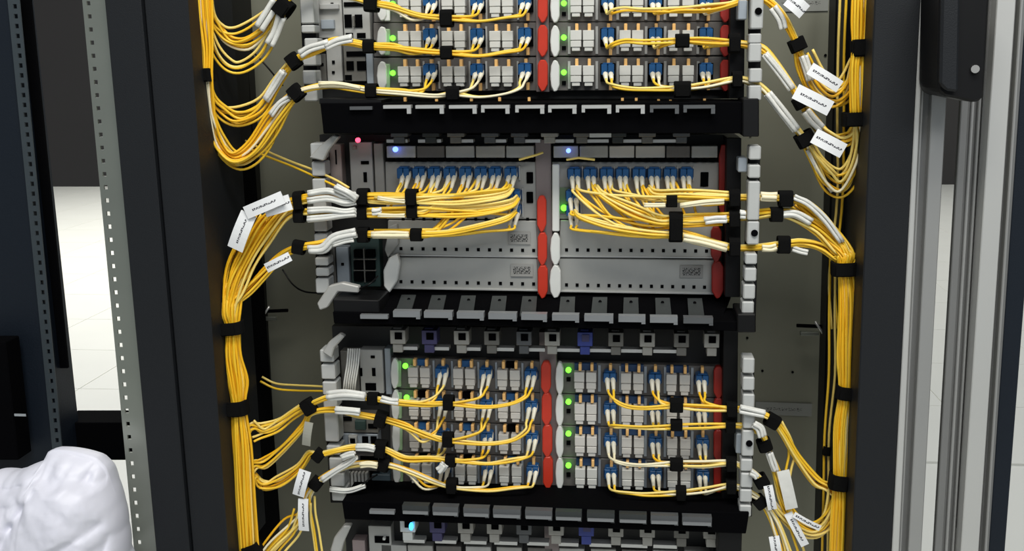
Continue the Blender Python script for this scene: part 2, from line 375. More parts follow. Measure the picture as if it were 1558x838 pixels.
# black handle housing
h = thing('door_lock', 'black rounded lock housing hanging on the aluminium door frame', 'lock', tuple(P(1465, 150, -0.12)))
def rounded(pts, r=4):
    return pts
MB().prism([(1430, -40), (1507, -40), (1497, 140), (1494, 152), (1482, 156), (1466, 152), (1436, 146), (1428, 138), (1426, 126)], -0.16, 0.06).build('handle_housing', BLACK, h, bevel=0.002)
MB().prism([(1434, -40), (1462, -40), (1458, 140), (1440, 138), (1430, 128)], -0.168, 0.006).build('handle_grip', POST, h, bevel=0.002)
MB().tube([P(1484, 105, -0.164), P(1484, 105, -0.158)], 0.0035, 12).build('handle_screw', ALU, h)

# ------------------------------------------------------------------ shared small pieces
s0 = S(0)
def rbox(wp, hp, d, mt, name, bevel=0.0006): return MB().box(-wp*s0/2, wp*s0/2, -d, 0, -hp*s0/2, hp*s0/2).mesh(name, mt, (0, 0, 0), bevel=bevel)
def cover_mesh(wp, hp, mt):
    b = MB(); W_ = wp*s0/2; H = hp*s0/2
    b.box(-W_, W_, -0.012, 0, 0.05*H, H); b.box(-W_*0.97, W_*0.97, -0.0108, 0, -0.02*H, 0.05*H); b.box(-W_*0.95, W_*0.95, -0.0125, 0, -0.62*H, -0.02*H); b.box(-W_*0.72, W_*0.72, -0.0115, 0, -H, -0.62*H)
    return b.mesh('port_cover', mt, (0, 0, 0), bevel=0.0004)
COV = [cover_mesh(16, 29, COVER), cover_mesh(15.5, 32, COVER2), cover_mesh(15.5, 32, COVER)]
TIPM = rbox(4.5, 11, 0.008, TIP, 'latch_tab', 0.0004)
LEDM = {k: MB().tube([Vector((0, -0.0022, 0)), Vector((0, 0, 0))], 0.0021, 10).mesh('status_light', v) for k, v in (('g', LEDG), ('b', LEDB), ('r', LEDR), ('c', LEDC))}
CONM = None
def conn_mesh():
    b = MB(); u = s0
    b.box(-9*u, -0.6*u, -0.016, 0, -7*u, 8*u); b.box(0.6*u, 9*u, -0.016, 0, -7*u, 8*u); b.box(-7*u, 7*u, -0.013, -0.002, 8*u, 10*u); b.box(-2*u, 2*u, -0.012, -0.001, -5*u, 6*u)
    return b.mesh('connector', BLUE, (0, 0, 0), bevel=0.0004)
CONM = conn_mesh()
SOCK = MB().box(-11*s0, 11*s0, -0.004, 0, -13*s0, 13*s0).mesh('port_socket', MATTEBLACK, (0, 0, 0), bevel=0.0004)
SOCKB = MB().box(-11*s0, 11*s0, -0.005, 0, -6*s0, 7*s0).mesh('port_socket', mat('dark_blue_adapter', (0.01, 0.04, 0.11), 0.5), (0, 0, 0), bevel=0.0004)

def lever(parent, name, mt, x0, y0, x1, y1, Y, t=0.006, point='b', label=None):
    w_ = x1-x0; hh = y1-y0
    if point == 'b': pts = [(x0+w_*.25, y0), (x1-w_*.25, y0), (x1, y0+hh*.14), (x1, y1-hh*.22), (x1-w_*.3, y1-2), (x0+w_*.4, y1), (x0, y1-hh*.2), (x0, y0+hh*.14)]
    elif point == 'lens': pts = [(x0+w_*.4, y0), (x1-w_*.25, y0+hh*.03), (x1, y0+hh*.2), (x1, y1-hh*.2), (x1-w_*.25, y1-hh*.03), (x0+w_*.4, y1), (x0+w_*.1, y1-hh*.18), (x0, y0+hh*.5), (x0+w_*.1, y0+hh*.18)]
    else: pts = [(x0, y0), (x1, y0), (x1, y1), (x0, y1)]
    o = MB().prism(pts, Y-t, t).build(name, mt, parent, bevel=0.0009)
    if label: o['label'] = label
    return o

# ------------------------------------------------------------------ subracks
def tray(parent, y, x0, x1, tabs, ystep, hgt, mt_for, Yf=-0.075, u_shape=False, body=None):
    for i, (a, c) in enumerate(tabs):
        yy = y+(a+c-1200)/2*ystep
        b = MB(); b.rect(a, yy, c, yy+hgt, Yf, 0.010)
        if u_shape:
            b.rect(c-6, yy+hgt, c, yy+hgt+8, Yf, 0.004)
            if i > 2: b.rect(a, yy+hgt, a+5, yy+hgt+6, Yf, 0.004)
        else:
            b.rect(c-6, yy+hgt, c, yy+hgt+3, Yf, 0.004)
        b.build('tray_tab', mt_for(i), parent)
TOPX = 600
SR1 = thing('equipment_subrack', 'topmost grey subrack with three rows of white-capped ports in view', 'subrack', tuple(P(820, 140, 0.02)), 'equipment subracks')
SR2 = thing('equipment_subrack', 'middle subrack with blue-plug cards above blank silver plates', 'subrack', tuple(P(820, 445, 0.02)), 'equipment subracks')
SR3 = thing('equipment_subrack', 'lower subrack with four rows of ports and white caps', 'subrack', tuple(P(825, 755, 0.02)), 'equipment subracks')
SR4 = thing('equipment_subrack', 'lowest subrack cut by the bottom of the frame, with a cyan light', 'subrack', tuple(P(825, 900, 0.02)), 'equipment subracks')
def chassis(p, tl, tr, br, bl):
    MB().quad([tl, tr, br, bl], 0.012, 0.10).build('chassis', mat('chassis_black', (0.012, 0.012, 0.012), 0.6), p)
chassis(SR1, (468, -40), (1122, -40), (1120, 150), (474, 150))
chassis(SR2, (486, 205), (1120, 205), (1112, 452), (500, 448))
chassis(SR3, (505, 496), (1112, 500), (1106, 762), (520, 758))
chassis(SR4, (524, 778), (1104, 782), (1102, 900), (530, 900))
def centre_bar(p, x0, x1, ya, yb, dx=3):
    MB().quad([(x0, ya), (x1, ya), (x1+dx, yb), (x0+dx, yb)], -0.004, 0.014).build('centre_divider', PINK, p, bevel=0.0005)
centre_bar(SR1, 815, 835, -40, 140, 1); centre_bar(SR2, 814, 838, 212, 448, 4); centre_bar(SR3, 820, 846, 505, 752, 5); centre_bar(SR4, 828, 850, 800, 900, 2)
# right black cheek
for p, ya, yb, xa in ((SR1, -40, 150, 1112), (SR2, 210, 452, 1106), (SR3, 500, 760, 1101), (SR4, 785, 900, 1092)):
    MB().quad([(xa, ya), (xa+22, ya), (xa+20, yb), (xa-3, yb)], -0.03, 0.05).build('side_cheek', BLACK, p, bevel=0.0005)

T1 = [(583,625),(632,675),(683,725),(732,775),(784,828),(834,877),(885,930),(937,981),(989,1033),(1040,1088)]
T2 = [(598,639),(645,688),(695,736),(743,786),(793,832),(840,881),(889,933),(941,982),(989,1031),(1040,1085)]
T3 = [(612,652),(658,697),(705,744),(750,792),(799,840),(845,885),(893,935),(942,984),(990,1032),(1038,1083)]
# tray 1
def tray_thing(label, yq): return thing('cable_tray', label, 'tray', tuple(P(820, yq, -0.05)), 'black cable trays')
TR1 = tray_thing('black cable tray with bright silver tabs under the topmost subrack', 205)
MB().quad([(487, 157), (1140, 155), (1136, 203), (492, 203)], -0.066, 0.07).build('tray_body', MATTEBLACK, TR1, bevel=0.0008)
MB().quad([(1130, 150), (1155, 150), (1155, 208), (1130, 208)], -0.07, 0.05).build('tray_bracket', BLACK, TR1, bevel=0.001)
MB().quad([(486, 150), (580, 152), (580, 156), (486, 158)], -0.064, 0.05).build('tray_lip', BLACK, TR1)
tray(TR1, 160, 0, 0, T1, 0.0, 5, lambda i: SILVER if i < 8 else TABD, u_shape=True)
MB().rect(532, 162, 566, 167, -0.07, 0.004).build('tray_tab', TABD, TR1)
for x, y in ((616,151),(664,152),(717,152),(760,151),(805,151),(896,157),(947,152),(968,152),(1002,154),(1020,155),(1072,153)):
    MB().rect(x-2, y-3, x+2, y+4, -0.03, 0.004).build('brass_contact', TIP, TR1)
# tray 2
TR2 = tray_thing('black slotted cable tray with grey tabs under the blank plates', 495)
def tilt(a, b_, c, d, Ya, Yb, t, name, mt, parent):        # inclined sheet: top edge a,b at depth Yb, bottom edge c,d at Ya
    q = [P(a[0], a[1], Yb), P(b_[0], b_[1], Yb), P(c[0], c[1], Ya), P(d[0], d[1], Ya)]
    return MB().hexa(q, (0, 0.0005, -t)).build(name, mt, parent)
tilt((572, 440), (1112, 448), (1095, 493), (560, 476), -0.055, 0.006, 0.004, 'tray_floor', MATTEBLACK, TR2)
MB().quad([(506, 474), (1150, 490), (1148, 504), (508, 492)], -0.066, 0.06).build('tray_body', MATTEBLACK, TR2, bevel=0.0008)
MB().quad([(506, 455), (576, 457), (578, 480), (508, 480)], -0.064, 0.05).build('tray_end', BLACK, TR2, bevel=0.001)
MB().quad([(1122, 478), (1150, 478), (1150, 506), (1122, 506)], -0.07, 0.05).build('tray_bracket', BLACK, TR2, bevel=0.001)
MB().rect(548, 479, 590, 485, -0.072, 0.006).build('tray_tab', TABG, TR2)
for (xb, xt) in ((613, 622), (661, 668), (708, 713), (756, 760), (803, 806), (862, 864), (911, 913), (960, 960), (1010, 1008), (1060, 1057)):
    yb = 475+(xb-600)*0.018; yt = 449+(xb-600)*0.012
    q = [(xt-11, yt), (xt+11, yt), (xb+12, yb), (xb-12, yb)]
    qq = [P(q[0][0], q[0][1]-1, -0.011), P(q[1][0], q[1][1]-1, -0.011), P(q[2][0], q[2][1], -0.069), P(q[3][0], q[3][1], -0.069)]
    rb = MB().hexa(qq, (0, 0.0005, -0.002)).build('tray_rib', STRIP, TR2)
    MB().tube([P(xt, yt+6, -0.0275), P(xt, yt+7, -0.024)], 0.0018, 8).build('rib_hole', MATTEBLACK, rb)
tray(TR2, 473, 0, 0, T2, 0.022, 9, lambda i: TABG if i < 9 else TABD)
# tray 3
TR3 = tray_thing('black cable tray with dim grey tabs below the lower subrack', 800)
MB().quad([(520, 762), (1140, 780), (1135, 812), (524, 790)], -0.066, 0.06).build('tray_body', MATTEBLACK, TR3, bevel=0.0008)
MB().quad([(1095, 782), (1130, 784), (1128, 850), (1092, 850)], -0.06, 0.05).build('tray_bracket', BLACK, TR3, bevel=0.001)
MB().rect(562, 777, 600, 782, -0.072, 0.006).build('tray_tab', TABG, TR3)
tray(TR3, 768, 0, 0, T3, 0.040, 12, lambda i: TABD if i not in (0, 5, 6, 7) else STRIP)
for i, (a, c) in enumerate(T3):
    yy = 780+(a+c-1200)/2*0.040; MB().rect(a+1, yy-3, c-1, yy+1, -0.077, 0.002).build('tab_edge', TABG, TR3)

# upper latches and silver bars under each tray
def latches(p, y, slope, xs, mats, wpx, hpx, bars, ybar, Y=-0.03, led_=None):
    for x, mt in zip(xs, mats):
        yy = y+(x-600)*slope
        b = MB(); b.rect(x-wpx/2, yy, x+wpx/2, yy+hpx*0.62, Y, 0.02); b.rect(x-wpx*0.32, yy+hpx*0.62, x+wpx*0.32, yy+hpx, Y+0.004, 0.016); b.rect(x-wpx*0.3, yy-4, x+wpx*0.25, yy, Y+0.006, 0.012)
        o = b.build('top_latch', mt, p, bevel=0.0005)
        MB().rect(x-wpx*0.2, yy+4, x+wpx*0.28, yy+hpx*0.42, Y-0.001, 0.002).build('latch_window', MATTEBLACK if mt not in (PURB,) else PURP, o)
    for (a, c) in bars:
        yy = ybar+((a+c)/2-600)*slope
        MB().rect(a, yy, c, yy+5, -0.022, 0.012).build('card_rail_bar', SILVER, p)
latches(SR2, 192, 0.0, [607, 655, 693, 745, 790, 836, 885, 940, 985, 1037], [TABD, STRIP, LATG, TABD, TABD, LATL, LATG, STRIP, LATG, TABD], 26, 26,
        [(588,620),(636,671),(688,720),(738,770),(789,822),(838,873),(889,926),(943,976),(993,1030)], 212)
MB().rect(897, 197, 930, 209, -0.034, 0.003).build('white_sticker', WLEV, SR2)
latches(SR3, 502, 0.012, [605, 653, 702, 748, 797, 840, 890, 937, 985, 1037, 1083], [LATL, PURP, LATL, LATG, TABD, LATL, PURB, LATG, LATL, LATG, LATL], 23, 34,
        [(602,635),(650,683),(697,731),(745,782),(796,829),(845,882),(893,930),(945,980),(994,1030)], 527)
latches(SR4, 788, 0.022, [620, 665, 708, 752, 797, 846, 892, 937, 985, 1037, 1082], [WLEV, PURP, LATL, LATL, TABD, LATL, PURB, LATL, LATL, LATG, LATL], 23, 34,
        [(614,646),(662,694),(706,740),(752,787),(802,835),(850,880),(897,930),(945,985),(994,1030)], 820)
# bottom subrack: the top of its next cards
for i, x in enumerate((600, 640, 683, 728, 775, 822, 870, 918, 965, 1012, 1060)):
    MB().rect(x-19, 829+(x-600)*0.02, x+19, 880, -0.004, 0.012).build('card_front', [MODUL, FACE, FACED][i % 3], SR4, bevel=0.0005)
def status(parent, kind, x, y, Y=-0.012, sc=1.0):
    o = link('status_light', LEDM[kind], P(x, y, Y), parent); o['label'] = {'g': 'glowing green light', 'b': 'glowing blue light', 'r': 'glowing red light', 'c': 'glowing cyan light'}[kind]; o.scale = (sc, 1, sc); return o
o = status(SR4, 'c', 626, 800, -0.034, 1.4); o.scale = (1.2, 1, 2.2)

# plate row on the middle subrack (electronics strip under the bars)
for k, (a, c, mt) in enumerate(((588,632,MODUL),(634,676,FACED),(678,722,MODUL),(724,768,FACE),(770,812,MODUL),(842,880,MODUL),(882,925,FACE),(927,965,COVER2),(967,1012,COVER2),(1014,1050,FACED),(1052,1092,MODUL))):
    MB().rect(a, 222, c, 240, -0.012+0.002*(k % 3), 0.012).build('connector_bank', mt, SR2, bevel=0.0006)
for k in range(40):
    x = 590+k*12.6
    if 812 < x < 840: continue
    MB().rect(x, 241, x+8, 245, -0.008, 0.01).build('vent_slot', MATTEBLACK, SR2)
status(SR2, 'b', 602, 227, -0.016, 1.4); status(SR2, 'b', 865, 229, -0.016, 1.2); status(SR2, 'r', 545, 213, -0.02, 1.3)
o = MB().tube([P(790, 243, -0.018), P(800, 240, -0.02), P(815, 236, -0.02), P(826, 232, -0.016)], 0.0013, 6).build('thin_lead', YEL3, SR2)
o = MB().tube([P(862, 243, -0.018), P(880, 240, -0.02), P(905, 243, -0.018)], 0.0013, 6).build('thin_lead', YEL3, SR2)

# cable guides: columns of light blocks on both ears
def ear(parent, blocks, w_, Y, hole=()):
    for k, (x, ya, yb) in enumerate(blocks):
        o = MB().rect(x-w_/2, ya, x+w_/2, yb, Y, 0.022).build('guide_block', GUIDE, parent, bevel=0.0012)
        if k in hole:
            MB().tube([P(x+2, (ya+yb)/2, Y-0.0015), P(x+2, (ya+yb)/2, Y+0.0015)], 0.0035, 10).build('guide_hole', MATTEBLACK, o)
def backing(parent, c, Y): MB().quad(c, Y, 0.012).build('guide_spine', BLACK, parent, bevel=0.0006)
ear(SR1, [(466,-20,36),(468,38,50),(473,58,79),(470,82,100),(470,107,128),(472,132,154)], 20, -0.035)
backing(SR1, [(454,-30),(478,-30),(484,152),(464,152)], -0.02)
ear(SR2, [(482,218,242),(484,246,268),(485,272,297),(486,300,325),(487,328,352),(488,356,384),(489,392,404),(490,408,420),(490,424,446)], 20, -0.035)
backing(SR2, [(474,222),(494,222),(500,448),(482,448)], -0.02)
ear(SR3, [(497,532,551),(499,555,577),(501,581,601),(502,605,622),(504,626,672),(507,678,692),(511,697,716),(513,720,740),(515,744,762)], 21, -0.035)
backing(SR3, [(488,540),(510,540),(524,765),(503,765)], -0.02)
ear(SR1, [(1152,-10,44),(1149,51,66),(1149,66,94),(1150,104,125),(1149,130,153)], 19, -0.062, (0,))
backing(SR1, [(1140,-30),(1158,-30),(1157,152),(1140,152)], -0.045)
ear(SR2, [(1149,222,243),(1148,251,271),(1147,276,335),(1146,337,372),(1143,386,402),(1142,408,428),(1140,433,455),(1138,459,483)], 18, -0.062, (3,))
backing(SR2, [(1140,228),(1157,228),(1150,484),(1130,484)], -0.045)
ear(SR3, [(1139,545,568),(1139,574,594),(1139,600,625),(1140,628,652),(1138,655,694),(1136,699,717),(1136,720,742),(1135,745,764),(1134,769,786)], 18, -0.062, (4,))
backing(SR3, [(1131,545),(1148,545),(1144,786),(1125,786)], -0.045)
for p, x, ya, yb in ((SR1, 1130, 0, 30), (SR2, 1130, 240, 262), (SR3, 1127, 660, 690)):
    MB().rect(x-7, ya, x+7, yb, -0.05, 0.03).build('guide_bracket', MODUL2, p, bevel=0.001)
# big release levers on the ears
for p, pts in ((SR2, [(470, 240), (486, 222), (507, 205), (516, 208), (500, 228), (492, 245)]), (SR2, [(482, 462), (500, 435), (520, 430), (546, 436), (545, 446), (514, 444), (498, 468), (486, 472)]),
               (SR3, [(490, 536), (500, 520), (516, 508), (524, 512), (508, 530), (504, 545)]), (SR4, [(502, 838), (508, 818), (522, 800), (534, 800), (522, 826), (516, 850)])):
    MB().prism(pts, -0.045, 0.010).build('release_lever', MODUL, p, bevel=0.0012)

# ------------------------------------------------------------------ control modules at the left
def module(label, rect, mt, Y=-0.004, windows=(), extra=()):
    x0, y0, x1, y1 = rect
    t = thing('control_module', label, 'module', tuple(P((x0+x1)/2, y1, 0.0)), 'control modules at the left ends of the subracks')
    MB().rect(x0, y0, x1, y1, Y, 0.014-Y).build('faceplate', mt, t, bevel=0.0006)
    for (a, b_, c, d) in windows:
        MB().rect(a, b_, c, d, Y-0.0012, 0.004).build('port_opening', MATTEBLACK, t)
    for (a, b_, c, d, m_, nm) in extra:
        MB().rect(a, b_, c, d, Y-0.005, 0.006).build(nm, m_, t, bevel=0.0005)
    return t
module('grey module plate in the top left corner of the topmost subrack', (476, -20, 520, 58), MODUL, windows=[(473+3, 18, 480, 30), (503, 4, 507, 8)], extra=[(486, 6, 515, 14, SILVER, 'handle_bar'), (488, 30, 508, 44, MODUL2, 'port_block')])
module('silver framed module with twin black openings, topmost subrack', (522, -20, 562, 60), MODUL, windows=[(511+13, 22, 535, 42), (540, 22, 551, 42), (526, 50, 537, 58), (543, 50, 556, 58), (523, 3, 553, 10)], extra=[(536, 24, 539, 41, LATG, 'bezel')])
module('light vertical module with round details above the lowest row bundle, topmost subrack', (497, 66, 520, 124), MODUL, windows=[(505, 92, 509, 97), (505, 108, 509, 112)])
module('dark module with four square openings beside the row straps, topmost subrack', (523, 66, 556, 124), LATG, windows=[(527, 93, 538, 107), (543, 93, 556, 107), (527, 78, 556, 86), (520+5, 114, 535, 122)])
module('slim grey module next to the green lit bezels, topmost subrack', (557, 62, 567, 128), MODUL2)
module('narrow module behind the ear of the topmost subrack', (482, 82, 496, 124), LATG, windows=[(485, 96, 492, 100)])
module('pinkish narrow module at the left of the middle subrack', (502, 220, 520, 290), mat('pinkish_grey', (0.36, 0.30, 0.28), 0.5, 0.2), windows=[(510, 228, 512, 250)])
module('pale module with two small slots and a red light above, middle subrack', (533, 216, 567, 300), MODUL, windows=[(549, 245, 561, 250), (553, 262, 558, 277)], extra=[(536, 222, 541, 228, LATL, 'thumb_screw')])
module('slim grey strip module by the blue light, middle subrack', (570, 218, 584, 300), FACE)
module('dark narrow module between the ear and the pink one, middle subrack', (494, 228, 501, 296), FACED)
module('bluish grey vertical module below the white sleeves, middle subrack', (512, 376, 531, 432), MODUL2, windows=[(519, 400, 523, 404)])
module('dark green module with a grid of black windows, middle subrack', (534, 362, 578, 436), GREENB, extra=[(538, 380, 552, 392, MATTEBLACK, 'window'), (556, 380, 570, 392, MATTEBLACK, 'window'), (538, 397, 552, 410, MATTEBLACK, 'window'), (556, 397, 570, 410, MATTEBLACK, 'window'), (538, 414, 552, 428, MATTEBLACK, 'window'), (556, 414, 570, 428, MATTEBLACK, 'window'), (553, 378, 555, 430, LATG, 'window_bar'), (537, 394, 572, 395.5, LATG, 'window_bar'), (537, 411, 572, 412.5, LATG, 'window_bar')])
module('grey narrow module in shadow behind the ear, middle subrack', (496, 372, 510, 440), LATG)
module('module with white cable strands in front, lower subrack', (519, 534, 546, 600), LATG, extra=[])
module('light grey module with two tall slots, lower subrack', (548, 532, 583, 598), MODUL, windows=[(564, 541, 570, 545), (566, 560, 571, 572), (544+4, 560, 551, 572), (556, 583, 572, 594)])
module('slim module left of the green lit bezels, lower subrack', (586, 530, 595, 600), MODUL2)
module('grey green module between the first two bundles, lower subrack', (516, 630, 575, 658), LATG, windows=[(520, 634, 535, 640), (560, 645, 574, 652)], extra=[(540, 640, 556, 654, GREENB, 'circuit_board')])
module('module with a small blue socket, lower subrack', (514, 660, 575, 678), MODUL2, windows=[(551, 664, 560, 676), (564, 664, 573, 676)], extra=[(530, 663, 543, 677, MODUL, 'bezel'), (532, 666, 541, 675, PURB, 'blue_socket')])
module('dark module under the third bundle, lower subrack', (516, 692, 578, 716), FACED, windows=[(548, 694, 575, 700)])
t = module('ribbed grey module at the lower left, lower subrack', (520, 718, 562, 752), LATG)
for k in range(7): MB().rect(523+k*5.4, 720, 526.5+k*5.4, 740, -0.012, 0.008).build('rib', MODUL, t)
module('dark blue-grey module right of the ribbed one, lower subrack', (566, 722, 594, 752), mat('slate_module', (0.07, 0.10, 0.12), 0.5))
module('pinkish module at the bottom edge, lowest subrack', (537, 822, 556, 880), mat('pinkish_grey2', (0.34, 0.27, 0.27), 0.5, 0.2))
module('grey module with light dots at the bottom edge, lowest subrack', (562, 800, 596, 880), MODUL, windows=[(570, 816, 592, 826)], extra=[(582, 818, 586, 822, WLEV, 'light_dot')])
# white fine strands in front of a lower module
for k in range(6):
    x = 524+k*3.4
    o = MB().tube([P(x+6, 530, -0.018), P(x+4, 555, -0.024), P(x, 580, -0.026), P(x-2, 602, -0.022)], 0.0011, 6).build('ribbon_strand', GLASSY, smooth=True)
    tag(o, 'thin whitish strand hanging before the left module of the lower subrack', 'cable', 'white strands before the lower module')

# ------------------------------------------------------------------ line cards
CARDFACE = {}
def card(label, corners, mt=FACE):
    c = [sum(p[0] for p in corners)/4, max(p[1] for p in corners)]
    t = thing('line_card', label, 'card', tuple(P(c[0], c[1], 0.0)), 'line cards')
    f = MB().quad(corners, -0.001, 0.012).build('faceplate', mt, t, bevel=0.0005)
    return t
XL1 = dict(cov=[617, 636, 683, 702, 755, 774], lc=[657, 728, 800])
XR1 = dict(cov=[877, 896, 951, 970, 1024, 1046], lc=[925, 997, 1073])
XL3 = dict(cov=[631.5, 649.5, 699.5, 717.5, 766, 785], lc=[674.5, 741, 809])
XR3 = dict(cov=[882, 900, 952.5, 971, 1021, 1041], lc=[928, 996, 1067])
LC = {}                                                   # (subrack, side, row) -> port positions
def fill(t, X, yfun, cm, row, shift, tipdy, key, tipY=-0.003):
    for x in X['cov']:
        link('port_cover', cm, P(x+shift, yfun(x), -0.002), t)
        link('latch_tab', TIPM, P(x+shift+1, yfun(x)-tipdy, tipY), t)
    LC[key] = []
    for x in X['lc']:
        link('port_socket', SOCKB if key[0] == 3 else SOCK, P(x+shift, yfun(x)-5, -0.001), t)
        link('latch_tab', TIPM, P(x+shift+1, yfun(x)-tipdy, tipY), t)
        if key[0] == 1: link('latch_tab', TIPM, P(x+shift+4, yfun(x)+tipdy-4, -0.002), t)
        LC[key].append((x+shift, yfun(x)-9))
ROWN1 = ['highest visible row', 'middle row', 'lowest row']
for r, yc in enumerate((10, 62, 115)):
    yf = lambda x, yc=yc: yc+(1 if x < 800 else 0)
    t = card('left grey card in the %s of the topmost subrack' % ROWN1[r], [(568, yc-27), (816, yc-28), (817, yc+23), (569, yc+24)], FACED)
    fill(t, XL1, yf, COV[0], r, 0, 20, (1, 'L', r))
    lever(t, 'white_lever', WLEV, 573, yc-22, 588, yc+22, -0.004, 0.006, 'lens')
    lever(t, 'bezel', GLEV if r > 0 else WLEV, 584, yc-18, 593, yc+22, -0.005, 0.003, 'q')
    lever(t, 'red_lever', RED, 818, yc-24, 833, yc+25, -0.006, 0.008)
    status(t, 'g', 598, yc-4, -0.008, 1.4)
    for xx in (645, 668, 715, 740, 788): MB().rect(xx-1.5, yc-22, xx+1.5, yc+20, -0.004, 0.004).build('cage_wall', MODUL, t)
    t = card('right grey card in the %s of the topmost subrack' % ROWN1[r], [(836, yc-28), (1114, yc-29), (1112, yc+22), (837, yc+23)], FACED)
    fill(t, XR1, yf, COV[0], r, 0, 20, (1, 'R', r))
    lever(t, 'white_lever', WLEV, 837, yc-24, 851, yc+25, -0.006, 0.008, 'lens')
    lever(t, 'red_lever', REDD, 1096, yc-24, 1112, yc+25, -0.006, 0.008)
    status(t, 'g', 858, yc-5, -0.006, 1.4)
    MB().rect(855, yc+8, 861, yc+14, -0.003, 0.003).build('small_port', MATTEBLACK, t)
    for xx in (866, 908, 940, 983, 1012, 1062): MB().rect(xx-2, yc-22, xx+2, yc+20, -0.004, 0.004).build('cage_wall', MODUL, t)
ROWN3 = ['first row', 'second row', 'third row', 'bottom row']
for r in range(4):
    yf = lambda x, r=r: 577+48.3*r+0.028*(x-892)
    sh = r*0.9
    def cr(xa, xb): return [(xa, yf(xa)-25), (xb, yf(xb)-25), (xb, yf(xb)+22), (xa, yf(xa)+22)]
    t = card('left grey card in the %s of the lower subrack' % ROWN3[r], cr(592+r, 822+r), FACED)
    fill(t, XL3, yf, COV[1 if r < 3 else 2], r, sh, 21, (3, 'L', r), tipY=-0.006)
    lever(t, 'white_lever', WLEV, 594+r, yf(600)-24, 606+r, yf(600)+23, -0.004, 0.006, 'lens')
    lever(t, 'bezel', GLEV, 602+r, yf(600)-20, 610+r, yf(600)+20, -0.005, 0.003, 'q')
    lever(t, 'red_lever', RED, 823+r, yf(826)-25, 838+r, yf(826)+25, -0.006, 0.008)
    if r < 2: status(t, 'g', 617+r*2, (556, 604)[r], -0.010, 1.5)
    for xx in (641, 709, 776): MB().rect(xx+sh-6, yf(xx)-23, xx+sh+6, yf(xx)-14, -0.006, 0.005).build('adapter_rim', BLUE if (r+xx) % 2 else MATTEBLACK, t)
    for xx in (660, 688, 728, 755, 795): MB().rect(xx-1.5, yf(xx)-22, xx+1.5, yf(xx)+18, -0.004, 0.004).build('cage_wall', MODUL2, t)
    t = card('right grey card in the %s of the lower subrack' % ROWN3[r], cr(846, 1104), FACED)
    fill(t, XR3, yf, COV[1 if r < 3 else 2], r, sh*0.5, 21, (3, 'R', r), tipY=-0.006)
    lever(t, 'white_lever', WLEV, 845, yf(850)-25, 857, yf(850)+25, -0.006, 0.008, 'lens')
    lever(t, 'red_lever', REDD, 1086, yf(1095)-25, 1101, yf(1095)+25, -0.006, 0.008)
    status(t, 'g', 865, yf(865)-14, -0.006, 1.5)
    MB().rect(862, yf(865)-2, 868, yf(865)+4, -0.003, 0.003).build('small_port', MATTEBLACK, t)
    for xx in (891, 962, 1031): MB().rect(xx+sh-17, yf(xx)-24, xx+sh+17, yf(xx)-14, -0.006, 0.005).build('adapter_rim', MATS['dark_blue_adapter'], t)
    for xx in (912, 944, 982, 1012, 1053): MB().rect(xx-2, yf(xx)-22, xx+2, yf(xx)+18, -0.004, 0.004).build('cage_wall', MODUL2, t)
# middle subrack: blue plug cards
XML = [617.6, 641, 664, 687.5, 711, 734, 755.5, 779]; XMR = [874.5, 898.5, 923.5, 947, 972, 995, 1019, 1043.5]
tl = card('left card with a row of blue plugs in the middle subrack', [(586, 246), (816, 246), (818, 333), (588, 333)], FACE)
tr = card('right card with a row of blue plugs in the middle subrack', [(840, 246), (1094, 247), (1092, 334), (841, 333)], FACE)
LC[(2, 'L', 0)] = [(x, 262) for x in XML]+[(784, 296), (784, 318)]
LC[(2, 'R', 0)] = [(x, 263) for x in XMR]+[(872, 296), (872, 318)]
for t, k in ((tl, (2, 'L', 0)), (tr, (2, 'R', 0))):
    for (x, y) in LC[k]:
        link('port_socket', SOCKB, P(x, y, -0.001), t)
        MB().rect(x+10.5, y-10, x+12.5, y+12, -0.005, 0.005).build('cage_wall', MODUL, t)
for (x, y) in ((806, 270), (806, 300)): MB().rect(x-5, y-8, x+5, y+9, -0.003, 0.003).build('square_port', MATTEBLACK, tl, bevel=0.0004)
MB().rect(1066, 262, 1078, 284, -0.003, 0.003).build('square_port', MATTEBLACK, tr, bevel=0.0004)
for i in range(13): MB().rect(776+0*i-165+i*15.8, 331.5, 780-165+i*15.8, 335, -0.003, 0.003).build('screw_hole', MATTEBLACK, tl)
lever(tl, 'red_lever', RED, 817, 298, 831, 354, -0.006, 0.008); lever(tr, 'bezel', WLEV, 840, 250, 851, 352, -0.006, 0.006, 'q')
status(tr, 'g', 858, 316, -0.006, 1.6); MB().rect(851, 285, 866, 325, -0.003, 0.002).build('bezel', mat('green_lit_panel', (0.16, 0.22, 0.13), 0.5), tr)  # glow of the green LED is painted into this bezel's colour
lever(tr, 'red_lever', REDD, 1094, 220, 1110, 338, -0.004, 0.006)
def blank(label, c, xs, holes, labelbox=None):
    t = thing('blank_plate', label, 'panel', tuple(P((c[0][0]+c[1][0])/2, c[2][1], 0)), 'blank plates of the middle subrack')
    MB().quad(c, -0.003, 0.010).build('plate', BLANK, t, bevel=0.0008)
    MB().quad([(c[3][0], c[3][1]-1), (c[2][0], c[2][1]-1), (c[2][0], c[2][1]+1), (c[3][0], c[3][1]+1)], -0.0045, 0.003).build('plate_lip', SILVER, t)
    for i in range(holes):
        x = xs[0]+(xs[1]-xs[0])*i/(holes-1); y = c[3][1]-10+(x-c[3][0])*(c[2][1]-c[3][1])/(c[2][0]-c[3][0])
        link('plate_hole', HOLE, P(x, y, -0.0035), t)
    if labelbox:
        plate_on(t, 'printed_label', TAGG, labelbox[0], labelbox[1], 34, 19, -0.004)
    return t
HOLE = MB().box(-2.2*s0, 2.2*s0, -0.0004, 0.001, -2.4*s0, 2.4*s0).mesh('plate_hole', MATTEBLACK)
